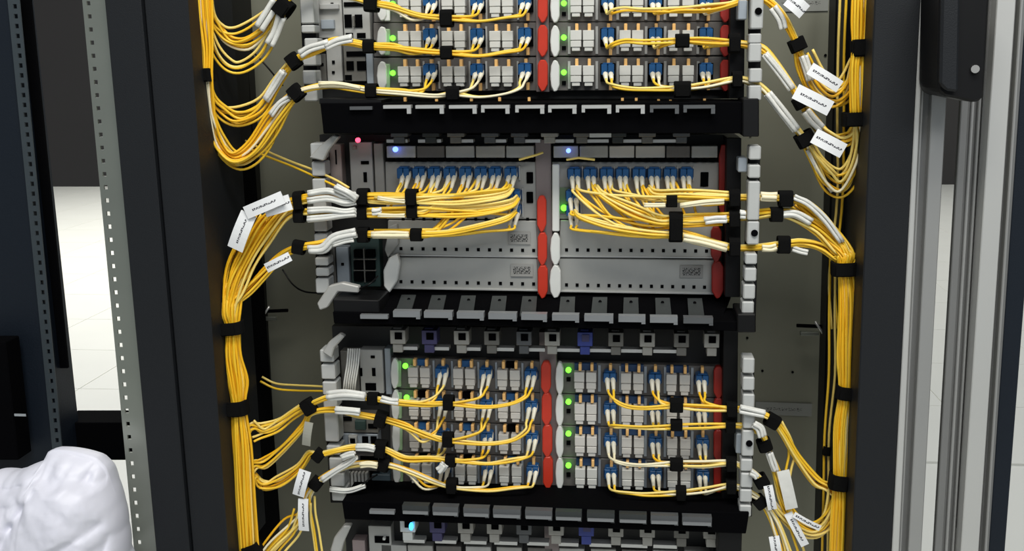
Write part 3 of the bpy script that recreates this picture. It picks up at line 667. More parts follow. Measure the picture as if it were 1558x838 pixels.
bl1 = blank('upper left blank silver plate with a row of holes', [(590, 335), (816, 336), (819, 391), (590, 388)], (610, 812), 13, (790, 362))
bl2 = blank('lower left blank silver plate, bottom of the middle subrack', [(590, 391), (817, 393), (820, 442), (590, 438)], (610, 812), 13, (794, 411))
br1 = blank('upper right blank silver plate behind the sagging cords', [(852, 335), (1090, 337), (1088, 392), (850, 390)], (862, 1075), 14)
br2 = blank('lower right blank silver plate, bottom of the middle subrack', [(850, 393), (1088, 395), (1086, 447), (849, 443)], (862, 1072), 14, (1052, 413))
lever(bl1, 'red_lever', RED, 818, 354, 832, 405, -0.006, 0.008); lever(bl2, 'red_lever', RED, 818, 404, 833, 455, -0.006, 0.008)
lever(br1, 'white_lever', WLEV, 837, 354, 852, 404, -0.006, 0.008, 'lens'); lever(br2, 'white_lever', WLEV, 836, 403, 853, 454, -0.006, 0.008, 'lens')
lever(br1, 'red_lever', REDD, 1082, 345, 1098, 400, -0.006, 0.008); lever(br2, 'red_lever', REDD, 1083, 398, 1101, 455, -0.006, 0.008)
MB().prism([(592, 392), (604, 386), (608, 402), (604, 428), (592, 446), (584, 436), (583, 412)], -0.016, 0.010).build('white_lever', WLEV, bl2, bevel=0.0012)
MB().prism([(592, 345), (604, 340), (606, 372), (590, 392), (585, 380)], -0.010, 0.006).build('white_lever', MODUL, bl1, bevel=0.0008)

# ------------------------------------------------------------------ fibres
def crom(pts, n):
    out = []
    p = [pts[0]*2-pts[1]]+pts+[pts[-1]*2-pts[-2]]
    for i in range(1, len(p)-2):
        for k in range(n):
            t = k/n; a, b_, c, d = p[i-1], p[i], p[i+1], p[i+2]
            out.append(0.5*((2*b_)+(c-a)*t+(2*a-5*b_+4*c-d)*t*t+(-a+3*b_-3*c+d)*t*t*t))
    out.append(p[-2]); return out
HEX = [(0, 0)]
for ring in range(1, 6):
    for k in range(6*ring):
        s_ = k//ring; f_ = (k % ring)/ring
        a0 = math.pi/3*s_; a1 = math.pi/3*(s_+1)
        HEX.append((ring*(math.cos(a0)*(1-f_)+math.cos(a1)*f_), ring*(math.sin(a0)*(1-f_)+math.sin(a1)*f_)))
def fibre_pts(way, off, rnd, n=5, free=0):
    """way: (px, py, Y, spread) waypoints; off: (across, deep) in fibre diameters"""
    pts = []
    base = [P(w_[0], w_[1], w_[2]) for w_ in way]
    for i, w_ in enumerate(way):
        t = (base[min(i+1, len(base)-1)]-base[max(i-1, 0)]).normalized()
        n1 = t.cross(Vector((0, 1, 0)))
        n1 = n1.normalized() if n1.length > 1e-4 else Vector((1, 0, 0))
        sp = (w_[3] if len(w_) > 3 else 1.0)*0.0027
        j = Vector((rnd.uniform(-1, 1), rnd.uniform(-1, 1), rnd.uniform(-1, 1)))*0.0007*(1.0+max(0, (w_[3] if len(w_) > 3 else 1)-1)*2)
        if i < free: j *= 0; sp = 0
        pts.append(base[i]+n1*off[0]*sp+Vector((0, 1, 0))*off[1]*sp*0.8+j)
    return crom(pts, n)
R_F = 0.00142
def jacket(rnd):
    u = rnd.random(); return YEL if u < 0.45 else YEL2 if u < 0.65 else YEL3 if u < 0.88 else CREAM
def patch_cord(port, lead, route, offs, label, rnd, group, down=1.0, lean=0.0, mats=None, bl=22):
    """duplex cord: blue connector, two boots, two fibres. lead = px waypoints between boots and the bundle route"""
    x, y = port
    t = thing('patch_cord', label, 'cable', tuple(P(x, y, -0.01)), group)
    link('connector', CONM, P(x, y, -0.004), t)
    for k, sx in enumerate((-4.3, 4.3)):
        a = P(x+sx, y+5, -0.017); c = P(x+sx+lean*16, y+5+bl, -0.030)
        b = MB(); b.tube([a+Vector((0, 0.006, 0.003)), a, a.lerp(c, .3), a.lerp(c, .35), a.lerp(c, 1.0)], [0.0023, 0.0029, 0.0028, 0.0025, 0.0017], 8)
        b.build('boot', WHITEBOOT, t, smooth=True)
        way = [(x+sx+lean*14, y+3+bl, -0.0295, 0), (x+sx*0.8+lean*24, y+9+bl, -0.034, 0)] + [(q[0]+sx*0.25, q[1], q[2] if len(q) > 2 else -0.042, 0.4) for q in lead] + route
        pts = fibre_pts(way, offs[k], rnd, free=2)
        MB().tube(pts, R_F, 6).build('fibre', (mats or jacket)(rnd), t, smooth=True)
    return t
ZB = -0.046
LEFTOUT = {
 (1, 0): [(680,27,ZB,.8),(640,24,ZB,1),(600,12,ZB,1),(566,5,ZB,.8),(530,-6,ZB,1),(480,-18,ZB,1),(448,-8,-.05,.8),(431,10,-.045,.8),(415,30,-.04,1.2),(400,48,-.04,1.6),(375,66,-.04,1.8),(350,62,-.04,1.6),(330,40,-.045,1.4),(316,10,-.055,1.3),(311,-40,-.06,1.5)],
 (1, 1): [(680,80,ZB,.8),(640,77,ZB,1),(600,72,ZB,1),(562,70,ZB,.8),(535,65,ZB,1),(510,64,-.05,1.2),(480,77,-.052,1),(450,90,-.05,.8),(440,102,-.045,.8),(420,132,-.04,1.3),(395,168,-.04,2.0),(365,182,-.04,2.2),(340,172,-.045,2.0),(322,148,-.055,1.5),(316,115,-.06,1.2),(313,60,-.06,1.6),(311,-40,-.06,1.6)],
 (1, 2): [(690,143,ZB,.8),(660,146,ZB,1),(610,141,ZB,1),(566,138,ZB,.8),(535,133,ZB,1),(500,130,-.05,1),(470,134,-.052,.8),(452,142,-.05,.8),(438,158,-.045,1.2),(415,198,-.04,1.8),(385,232,-.04,2.2),(358,243,-.04,2.2),(336,218,-.045,2.0),(323,175,-.055,1.5),(317,115,-.06,1.2),(314,60,-.06,1.6),(312,-40,-.06,1.6)],
 (3, 0): [(683,614,ZB,.8),(650,615,ZB,1),(610,612,ZB,1),(568,606,ZB,.8),(530,602,ZB,1),(500,604,-.052,.8),(470,616,-.05,.8),(452,624,-.045,1),(425,642,-.04,1.6),(400,652,-.042,2),(384,648,-.05,1.5),(372,672,-.058,1.5),(373,760,-.06,1.6),(376,880,-.06,1.6)],
 (3, 1): [(683,670,ZB,.8),(655,664,ZB,1),(620,650,ZB,1),(580,637,ZB,.8),(545,630,ZB,1),(510,623,-.052,.9),(474,628,-.05,.8),(462,648,-.045,1),(430,682,-.04,1.4),(402,704,-.042,1.6),(384,708,-.052,1.5),(374,735,-.058,1.5),(374,790,-.06,1.6),(377,880,-.06,1.6)],
 (3, 2): [(687,700,ZB,.8),(655,698,ZB,1),(615,697,ZB,1),(580,682,ZB,.8),(540,680,ZB,1),(510,686,-.052,.9),(484,692,-.05,.8),(472,690,-.045,1),(455,712,-.04,1.3),(425,733,-.04,1.8),(400,738,-.042,2),(384,722,-.05,1.5),(376,770,-.058,1.5),(380,880,-.06,1.6)],
 (3, 3): [(690,741,ZB,.8),(660,732,ZB,1),(620,716,ZB,1),(584,706,ZB,.8),(545,706,ZB,1),(515,714,-.052,.9),(485,733,-.05,.8),(470,752,-.048,1),(462,780,-.045,1.6),(442,800,-.045,2.6),(415,828,-.05,3),(385,870,-.055,3)],
}
RT = [(1302,100,-.06,1.4),(1306,70,-.06,1.2),(1308,-40,-.06,1.7)]
RTB = [(1303,180,-.06,1.2),(1303,130,-.06,1.6)]+RT[1:]
RIGHTOUT = {
 (1, 0): [(1036,14,ZB,.8),(1080,12,ZB,1),(1115,6,ZB,.8),(1140,-6,ZB,1),(1165,-2,-.05,1),(1190,24,-.05,1),(1212,66,-.05,.8),(1222,95,-.045,1.4),(1240,132,-.045,2.2),(1268,150,-.045,2.4),(1290,132,-.05,1.8)]+RT,
 (1, 1): [(1038,62,ZB,.8),(1075,63,ZB,1),(1118,66,ZB,.8),(1142,69,ZB,1),(1163,76,-.05,1),(1190,108,-.05,1),(1218,152,-.05,.8),(1238,184,-.045,1.3),(1262,208,-.045,1.8),(1286,213,-.05,1.8),(1300,200,-.055,1.4)]+RTB,
 (1, 2): [(1040,134,ZB,.8),(1075,129,ZB,1),(1120,121,ZB,.8),(1145,126,ZB,1),(1165,138,-.05,1),(1192,172,-.05,1),(1224,212,-.05,.8),(1238,238,-.045,1.3),(1256,268,-.045,2.4),(1278,280,-.045,2.8),(1298,255,-.05,2.2),(1305,215,-.055,1.5)]+RTB,
 (3, 0): [(1028,618,ZB,.8),(1070,621,ZB,1),(1112,622,ZB,.8),(1140,624,ZB,1),(1172,636,-.05,.8),(1190,658,-.05,1),(1212,694,-.045,1.6),(1240,732,-.045,2),(1262,742,-.05,1.5),(1276,770,-.06,1.5),(1273,880,-.06,1.6)],
 (3, 1): [(1028,649,ZB,.8),(1070,648,ZB,1),(1112,647,ZB,.8),(1140,650,-.05,1),(1160,662,-.05,.8),(1168,682,-.05,.8),(1180,718,-.05,1.2),(1192,760,-.048,1.5),(1212,792,-.045,1.8),(1244,802,-.045,2),(1268,770,-.055,1.5),(1279,720,-.06,1.5),(1283,600,-.06,1.2),(1285,420,-.06,1.4)],
 (3, 2): [(1028,706,ZB,.8),(1070,706,ZB,1),(1112,704,ZB,.8),(1138,714,-.05,1),(1158,730,-.05,.8),(1170,756,-.05,1),(1195,786,-.048,1.6),(1235,808,-.045,2),(1262,794,-.05,1.8),(1276,750,-.058,1.5),(1280,700,-.06,1.5),(1284,590,-.06,1.2),(1285,420,-.06,1.4)],
 (3, 3): [(1036,750,ZB,.8),(1075,745,ZB,1),(1112,739,ZB,.8),(1138,748,-.05,1),(1158,762,-.05,.8),(1172,782,-.05,1.2),(1184,810,-.05,1.6),(1205,870,-.05,2)],
}
TOPN = ['highest visible row', 'middle row', 'lowest row']
ORD = ['first', 'second', 'third', 'fourth', 'fifth', 'sixth', 'seventh', 'eighth']
rnd = random.Random(3)
for (sub, side, row), ports in sorted(LC.items()):
    if sub == 2: continue
    out = (LEFTOUT if side == 'L' else RIGHTOUT)[(sub, row)]
    hx = HEX[:7]; ids = [1, 4, 2, 5, 3, 6]
    gx, gy = out[0][0], out[0][1]
    for i, (x, y) in enumerate(ports):
        bl = 11 if sub == 1 else 21; e = y+bl+9
        if side == 'L':
            if x < gx-2: lead = [(x-13, (e+gy)/2+2, -0.042)]; route = [(x-32, gy-1, ZB, .8)]+[w_ for w_ in out if w_[0] < x-45]
            elif x < 760: lead = [(x-14, (e+gy)/2+2, -0.042)]; route = out
            else: lead = [(x-10, e+(gy-e)*.45, -0.041), (x-32, gy, -.044), (x-72, gy+5, ZB)]; route = out
        else:
            if x > gx+5: lead = [(x+7, (e+gy)/2+2, -0.042)]; route = [w_ for w_ in out if w_[0] > x+22]
            elif x > 960: lead = [(x+9, (e+gy)/2+2, -0.042)]; route = out
            else: lead = [(x+7, e+(gy-e)*.5, -0.041), (x+26, gy, -.044), (x+56, gy+2, ZB)]; route = out
        nm = {1: 'topmost', 3: 'lower'}[sub]
        rn = (ROWN1 if sub == 1 else ROWN3)[row]
        patch_cord((x, y), lead, route, (hx[ids[2*i]], hx[ids[2*i+1]]), 'yellow cord from the %s plug of the %s %s, %s subrack' % (ORD[i], {'L': 'left', 'R': 'right'}[side], rn, nm), rnd, 'twin yellow patch cords', lean=(-0.25 if side == 'L' else 0.1), bl=bl)
# middle subrack cords
LTRUNK = [(348,470,-.06,1.5),(352,497,-.06,1.1),(353,540,-.06,1.4),(359,580,-.06,1.5),(362,617,-.06,1.1),(367,680,-.06,1.6),(371,760,-.06,1.5),(378,880,-.06,1.6)]
RTRUNK = [(1288,388,-.06,1.3),(1285,410,-.06,1.0),(1287,460,-.06,1.2),(1285,540,-.06,1.2),(1285,597,-.06,1.0),(1279,650,-.06,1.2),(1278,728,-.06,1.0),(1275,790,-.06,1.2),(1272,880,-.06,1.3)]
ML = [
 [(628,300,ZB,.9),(595,299,ZB,1),(552,299,ZB,.9),(520,297,ZB,1.2),(490,297,-.055,1),(455,303,-.055,.9),(430,314,-.05,1.4),(400,345,-.05,2),(375,385,-.055,2.0),(356,430,-.06,1.8)]+LTRUNK,
 [(628,320,ZB,.9),(595,320,ZB,1),(552,322,ZB,.9),(520,324,ZB,1.2),(490,324,-.055,1),(455,322,-.055,.9),(432,332,-.048,1.4),(405,362,-.048,1.8),(380,400,-.052,2.0),(362,440,-.06,1.8)]+LTRUNK,
 [(636,357,ZB,.9),(600,357,ZB,1),(552,356,ZB,.9),(520,360,ZB,1.2),(490,370,-.055,1),(455,376,-.055,.9),(430,388,-.045,1.2),(405,412,-.045,1.5),(380,440,-.05,1.6)]+LTRUNK]
MR = [
 [(1022,306,ZB,.9),(1060,298,ZB,1),(1112,300,ZB,.9),(1150,300,ZB,1),(1196,302,-.055,.9),(1222,308,-.05,1.3),(1250,330,-.05,1.5),(1275,362,-.055,1.4)]+RTRUNK,
 [(1028,336,ZB,.9),(1065,334,ZB,1),(1112,332,ZB,.9),(1150,328,ZB,1),(1182,325,-.055,.9),(1210,332,-.052,1.3),(1245,352,-.052,1.5),(1274,380,-.055,1.4)]+RTRUNK,
 [(1028,358,ZB,.9),(1065,368,ZB,1),(1112,376,ZB,.9),(1150,376,ZB,1),(1192,372,-.055,.9),(1220,368,-.05,1.3),(1250,375,-.05,1.4),(1276,392,-.055,1.3)]+RTRUNK]
asg = {'L': [0, 0, 0, 1, 1, 0, 1, 0, 1, 2], 'R': [2, 2, 1, 1, 1, 0, 0, 0, 1, 2]}
cnt = {}
for side in 'LR':
    for i, (x, y) in enumerate(LC[(2, side, 0)]):
        k = asg[side][i]
        if side == 'L' and i in (4, 6): k = 2
        out = (ML if side == 'L' else MR)[k]; gx, gy = out[0][0], out[0][1]
        c = cnt.get((side, k), 0); cnt[(side, k)] = c+1
        oo = [HEX[(1+2*c) % 13], HEX[(2+2*c) % 13]]
        if side == 'L':
            if x < gx+12: lead = [(x-10, gy-6, -.042)]; route = [w_ for w_ in out if w_[0] < x-24]
            else: lead = [(x-(x-gx)*.30, y+30+(gy-y-30)*.45, -.042), (x-(x-gx)*.65, y+30+(gy-y-30)*.95, -.045)]; route = out
        else:
            if x > gx-14: lead = [(x+10, gy-6, -.042)]; route = [w_ for w_ in out if w_[0] > x+24]
            else:
                u = gx-x; lead = [(x+u*.25, y+30+(gy-y-30)*.55, -.042), (x+u*.62, y+30+(gy-y-30)*.98, -.045)]; route = out
        which = ORD[i] if i < 8 else ('upper outlying', 'lower outlying')[i-8]
        patch_cord((x, y), lead, route, oo, 'yellow cord from the %s blue plug on the %s card of the middle subrack' % (which, {'L': 'left', 'R': 'right'}[side]), rnd, 'twin yellow patch cords', lean=(-0.35 if side == 'L' else 0.12),
                   mats=lambda r: (YEL if r.random() < .6 else YEL2 if r.random() < .75 else YEL3))


def single(way, off, label, group, mt=None, r=None, n=5):
    pts = fibre_pts(way, off, rnd, n)
    o = MB().tube(pts, r or R_F, 6).build('fibre_cord', mt or (YEL if rnd.random() < .6 else YEL2), smooth=True)
    return tag(o, label, 'cable', group)
def many(way, n, start, label, group, mats=None):
    for k in range(n):
        single(way, HEX[(start+k) % len(HEX)], label, group, mats(rnd) if mats else None)
deep = lambda r: YEL2 if r.random() < .55 else YEL
many([(352,430,-.05,1.6)]+LTRUNK, 14, 13, 'golden yellow cord in the thick left trunk below the middle subrack', 'cords of the lower left trunk', deep)
many([(400,330,-.045,1.6),(375,370,-.045,1.8),(357,410,-.05,2.0)]+LTRUNK, 13, 6, 'yellow cord fanning from the white tags into the left trunk', 'fanning cords of the lower left trunk', deep)
many([(1210,312,-.045,1.6),(1240,335,-.045,1.8),(1268,362,-.05,1.6)]+RTRUNK, 10, 7, 'yellow cord sweeping down into the right trunk below the middle subrack', 'cords of the lower right trunk', deep)
many([(1283,395,-.055,1.2)]+RTRUNK, 9, 12, 'golden yellow cord in the lower right trunk', 'straight cords of the lower right trunk', deep)
many([(311,-40,-.065,1.4),(313,60,-.065,1.2),(315,114,-.065,1.0)]+[(317,150,-.06,.9),(321,190,-.055,.9),(336,224,-.05,.9),(356,240,-.05,1)]+[(385,222,-.046,1.4),(415,180,-.046,1.2),(448,144,-.048,.7)], 8, 7, 'golden yellow cord in the upper left trunk, sagging lowest', 'cords of the upper left trunk', deep)
many([(309,-40,-.062,1.2),(312,20,-.062,1.3),(316,70,-.06,1.2),(316,114,-.062,.9)], 9, 10, 'yellow cord in the thick top end of the left trunk', 'straight cords of the upper left trunk', deep)
many([(1308,-40,-.064,1.1),(1308,30,-.064,1.2),(1306,72,-.064,.9),(1303,110,-.064,1.1),(1303,180,-.062,.9)], 11, 4, 'golden yellow cord in the upper right trunk', 'cords of the upper right trunk', deep)
for i, x in enumerate(XML):
    for q in range(2):
        g = (302, 322, 357)[(i+q) % 3 if i > 2 else (i+q) % 2]; gx = (628, 628, 636)[(302, 322, 357).index(g)]
        x0 = x-6+q*3
        if x0 < gx+14: way = [(x0, 276, -.02, .5), (x0-8, 288, -.034, .6), (x0-22, g, -.043, .9), (570, g, -.046, 1)]
        else: way = [(x0, 276, -.02, .5), (x0-8, 290, -.034, .7), (x0-(x0-gx)*.35, 292+(g-292)*.55, -.040, 1.3), (x0-(x0-gx)*.7, g-1, -.043, 1.2), (gx, g, -.046, .9), (570, g, -.046, 1)]
        single(way, HEX[(5*i+3*q) % 13+1], 'yellow cord crossing behind the left bundles under the %s blue plug from the left' % ORD[i], 'crossing cords on the left blue plug card', None if (i+q) % 3 else YEL3)
for i, x in enumerate(XMR):
    for q in range(2):
        g = (304, 338, 354)[(i+q) % 3 if i < 5 else (i+q) % 2]; gx = (1022, 1028, 1028)[(304, 338, 354).index(g)]
        x0 = x+2+q*3
        if x0 > gx-14: way = [(x0, 278, -.02, .5), (x0+6, 290, -.034, .6), (x0+20, g, -.043, .9), (1100, g-2, -.046, 1)]
        else: way = [(x0, 278, -.02, .5), (x0+4, 292, -.034, .7), (x0+(gx-x0)*.3, 294+(g-294)*.6, -.040, 1.4), (x0+(gx-x0)*.65, g, -.043, 1.3), (gx, g, -.046, 1), (1100, g+(0 if g < 320 else -4 if g < 345 else 20), -.046, 1)]
        single(way, HEX[(5*i+3*q) % 13+1], 'yellow cord crossing behind the right bundles under the %s blue plug from the left' % ORD[i], 'crossing cords on the right blue plug card', None if (i+q) % 3 else YEL3)
mix = lambda r_: YEL if r_.random() < .6 else YEL3
many([(778, 284, -.03, .6), (768, 293, -.04, .8), (735, 298, ZB, 1), (690, 302, ZB, 1.1), (628, 302, ZB, .9), (590, 301, ZB, 1), (552, 300, ZB, .9)], 6, 7, 'yellow cord lying along the upper left bundle of the middle subrack', 'cords along the upper left bundle', mix)
many([(788, 300, -.03, .6), (776, 310, -.04, .8), (735, 318, ZB, 1), (690, 321, ZB, 1.1), (628, 322, ZB, .9), (590, 322, ZB, 1), (552, 323, ZB, .9)], 6, 7, 'yellow cord lying along the second left bundle of the middle subrack', 'cords along the second left bundle', mix)
many([(786, 322, -.03, .6), (770, 334, -.04, .8), (725, 346, ZB, 1), (680, 355, ZB, 1), (636, 357, ZB, .9), (600, 357, ZB, .9)], 3, 4, 'yellow cord sagging into the lowest left bundle of the middle subrack', 'cords along the lowest left bundle', mix)
many([(874, 320, -.03, .6), (884, 330, -.04, .8), (930, 344, ZB, 1.2), (985, 354, ZB, 1.3), (1028, 356, ZB, 1), (1060, 362, ZB, .9), (1112, 374, ZB, .8)], 5, 2, 'yellow cord sagging over the upper right blank plate', 'cords sagging on the right', mix)
many([(905, 286, -.03, .6), (918, 300, -.04, .8), (960, 322, ZB, 1.3), (1000, 336, ZB, 1.3), (1028, 338, ZB, 1.1), (1060, 338, ZB, .9), (1112, 333, ZB, .8)], 6, 3, 'yellow cord running into the tall strap on the right', 'cords into the tall right strap', mix)
many([(985, 286, -.03, .6), (998, 296, -.04, .8), (1040, 297, ZB, 1), (1075, 298, ZB, 1), (1112, 300, ZB, .8)], 6, 3, 'yellow cord along the upper right bundle of the middle subrack', 'cords along the upper right bundle', mix)
def loop(way, label, n=2, grp='looping single cords'):
    for k in range(n): single([w_+(1.1,) for w_ in way], HEX[1+k*3], label, grp if n == 1 else label[:40], YEL if k else YEL3)
loop([(316,-20,-.055),(322,22,-.05),(336,41,-.045),(352,47,-.042),(372,41,-.04),(398,24,-.04),(420,6,-.045),(432,-12,-.05)], 'yellow looping cord, highest loop left of the topmost subrack')
loop([(316,40,-.055),(330,72,-.048),(348,94,-.042),(366,98,-.04),(392,80,-.04),(412,48,-.04),(430,10,-.048)], 'yellow looping cord, second loop down at upper left')
loop([(316,48,-.055),(328,84,-.048),(348,103,-.042),(370,105,-.04),(398,88,-.038),(416,56,-.04),(432,12,-.048)], 'yellow looping cord, just under the second loop at upper left')
loop([(317,130,-.055),(325,156,-.048),(345,168,-.042),(372,165,-.04),(398,152,-.04),(420,122,-.04),(446,92,-.05)], 'pale looping cord beneath the upper left trunk strap')
loop([(318,150,-.055),(323,205,-.048),(342,240,-.042),(366,254,-.04),(392,243,-.038),(412,214,-.038),(424,178,-.042),(450,145,-.05)], 'yellow looping cord, lowest sag at upper left')
loop([(1215,75,-.05),(1219,106,-.045),(1236,138,-.042),(1262,158,-.042),(1288,150,-.045),(1302,112,-.055),(1306,80,-.06)], 'yellow looping cord below the upper right strap')
loop([(1232,78,-.05),(1248,108,-.046),(1264,128,-.045),(1282,122,-.048),(1300,90,-.055)], 'deep yellow cord curving to the upper right trunk')
loop([(1228,222,-.05),(1240,250,-.044),(1258,286,-.04),(1280,297,-.04),(1298,278,-.042),(1307,240,-.05),(1306,190,-.06)], 'pale looping cord, lowest loop at upper right')
loop([(1230,215,-.05),(1246,240,-.046),(1264,258,-.044),(1284,260,-.045),(1300,232,-.05),(1305,190,-.06)], 'yellow looping cord, inner loop at upper right')
loop([(1270,500,-.02),(1266,420,-.02),(1278,300,-.02),(1279,180,-.02),(1279,80,-.02),(1284,-40,-.02)], 'thin yellow cord running straight up left of the right trunk')
loop([(1268,390,-.02),(1267,480,-.02),(1265,570,-.02),(1258,660,-.02),(1256,760,-.02),(1254,880,-.02)], 'thin pale cord running down left of the lower right trunk')
loop([(1319,-40,-.055),(1318,80,-.055),(1317,150,-.055)], 'yellow cord at the right edge of the upper right trunk', 1)
loop([(1304,430,-.055),(1301,520,-.055),(1297,640,-.055),(1291,760,-.055),(1288,880,-.055)], 'dim yellow cord behind the right edge of the lower right trunk', 1)
loop([(372,218,.02),(400,232,.01),(440,248,0),(475,262,-.02),(508,278,-.04),(530,290,-.045)], 'single yellow cord crossing diagonally to the middle subrack')
loop([(398,577,.03),(420,587,.03),(450,590,.02),(490,592,-.01),(516,594,-.02)], 'short yellow cord crossing the gap at left above the lower bundles')
loop([(384,640,-.05),(398,655,-.045),(414,650,-.042),(440,632,-.042),(462,618,-.048)], 'yellow cord in the first branch of the lower left trunk')
loop([(384,668,-.05),(396,664,-.045),(420,652,-.042),(444,636,-.042),(466,622,-.048)], 'yellow cord rising under the first branch of the lower left trunk')
loop([(474,755,-.05),(477,780,-.048),(483,810,-.048),(490,870,-.05)], 'yellow cord dropping at the bottom left beside the white tags', 2)
loop([(468,765,-.05),(470,790,-.048),(474,820,-.048),(480,870,-.05)], 'pale cord dropping just left of its neighbour at bottom left', 1)
loop([(452,775,-.048),(440,805,-.048),(420,828,-.05),(392,858,-.055)], 'yellow cord curving to bottom left from the white tags', 2)
loop([(460,780,-.046),(452,810,-.046),(430,836,-.05),(405,870,-.055)], 'yellow cord, outermost of the curve at bottom left', 2)
loop([(1186,642,-.05),(1200,668,-.046),(1204,690,-.044),(1200,712,-.044),(1195,735,-.046)], 'short yellow cord hooking down near the right ear')
loop([(1190,740,-.046),(1196,775,-.044),(1212,795,-.042),(1240,800,-.044),(1258,780,-.05),(1266,745,-.058)], 'yellow cord looping low beside the lower right trunk')
loop([(1170,775,-.05),(1180,800,-.05),(1190,830,-.05),(1196,870,-.05)], 'yellow cord dropping at the bottom right by the white tags')
loop([(1190,760,-.05),(1204,800,-.05),(1218,836,-.05),(1228,870,-.05)], 'yellow cord slanting down at the bottom right', 2)
loop([(1284,760,-.055),(1262,798,-.05),(1240,815,-.046),(1214,808,-.046),(1190,786,-.046)], 'pale cord under the loop beside the lower right trunk', 1)
# thin dark wires
for pts, lab in (([(352,50,.03),(378,72,.02),(405,100,.02),(430,130,.0)], 'thin dark wire crossing behind the upper left loops'), ([(430,410,.03),(445,432,.02),(462,443,.0),(486,446,-.03)], 'thin dark grey wire curving to the left lever of the middle subrack'),
                 ([(508,748,-.045),(540,745,-.05),(560,730,-.05),(574,722,-.04)], 'black wire beneath the fourth left bundle'), ([(545,440,-.04),(562,432,-.045),(575,420,-.03)], 'short dark wire before the dark green module')):
    o = MB().tube(crom([P(*q) for q in pts], 6), 0.0010, 6).build('thin_wire', BLACK, smooth=True); tag(o, lab, 'wire')

# ------------------------------------------------------------------ straps
def strap(x, y, wl, hh, ang, Y, label, dp=None):
    """wl: length along the bundle (px), hh: height across, ang: degrees of the bundle axis in the picture"""
    s = S(Y); a = math.radians(ang)
    ax = Vector((math.cos(a), 0, -math.sin(a))); up = Vector((math.sin(a), 0, math.cos(a))); bk = Vector((0, 1, 0))
    c = P(x, y, Y); rx = hh*s/2; ry = min(rx, 0.011) if dp is None else dp; b = MB(); N = 18
    def ring(t, f, sh=0.0):
        out = []
        for k in range(N):
            q = 2*math.pi*k/N; cu, su = math.cos(q), math.sin(q)
            cu = math.copysign(abs(cu)**0.7, cu); su = math.copysign(abs(su)**0.7, su)
            out.append(c+ax*t+up*cu*rx*f+bk*su*ry*f)
        return out
    L = wl*s/2
    rs = [ring(-L, .80), ring(-L, .97), ring(-L*.85, 1.0), ring(L*.85, 1.0), ring(L, .97), ring(L, .80)]
    for r in rs: b.v += r
    for j in range(6):
        j2 = (j+1) % 6
        for k in range(N): b.f.append((j*N+k, j*N+(k+1) % N, j2*N+(k+1) % N, j2*N+k))
    o = b.build('velcro_strap', VELCRO, smooth=False); tag(o, label, 'strap', 'black velcro straps')
    # overlapping free end
    e = MB(); e.hexa([c+ax*(-L*.8)+up*rx*.5-bk*(ry+.0012), c+ax*L*.8+up*rx*.5-bk*(ry+.0012), c+ax*L*.8-up*rx*.75-bk*(ry+.0012), c-ax*L*.8-up*rx*.75-bk*(ry+.0012)], bk*0.0012)
    e.build('strap_end', VELCRO, o)
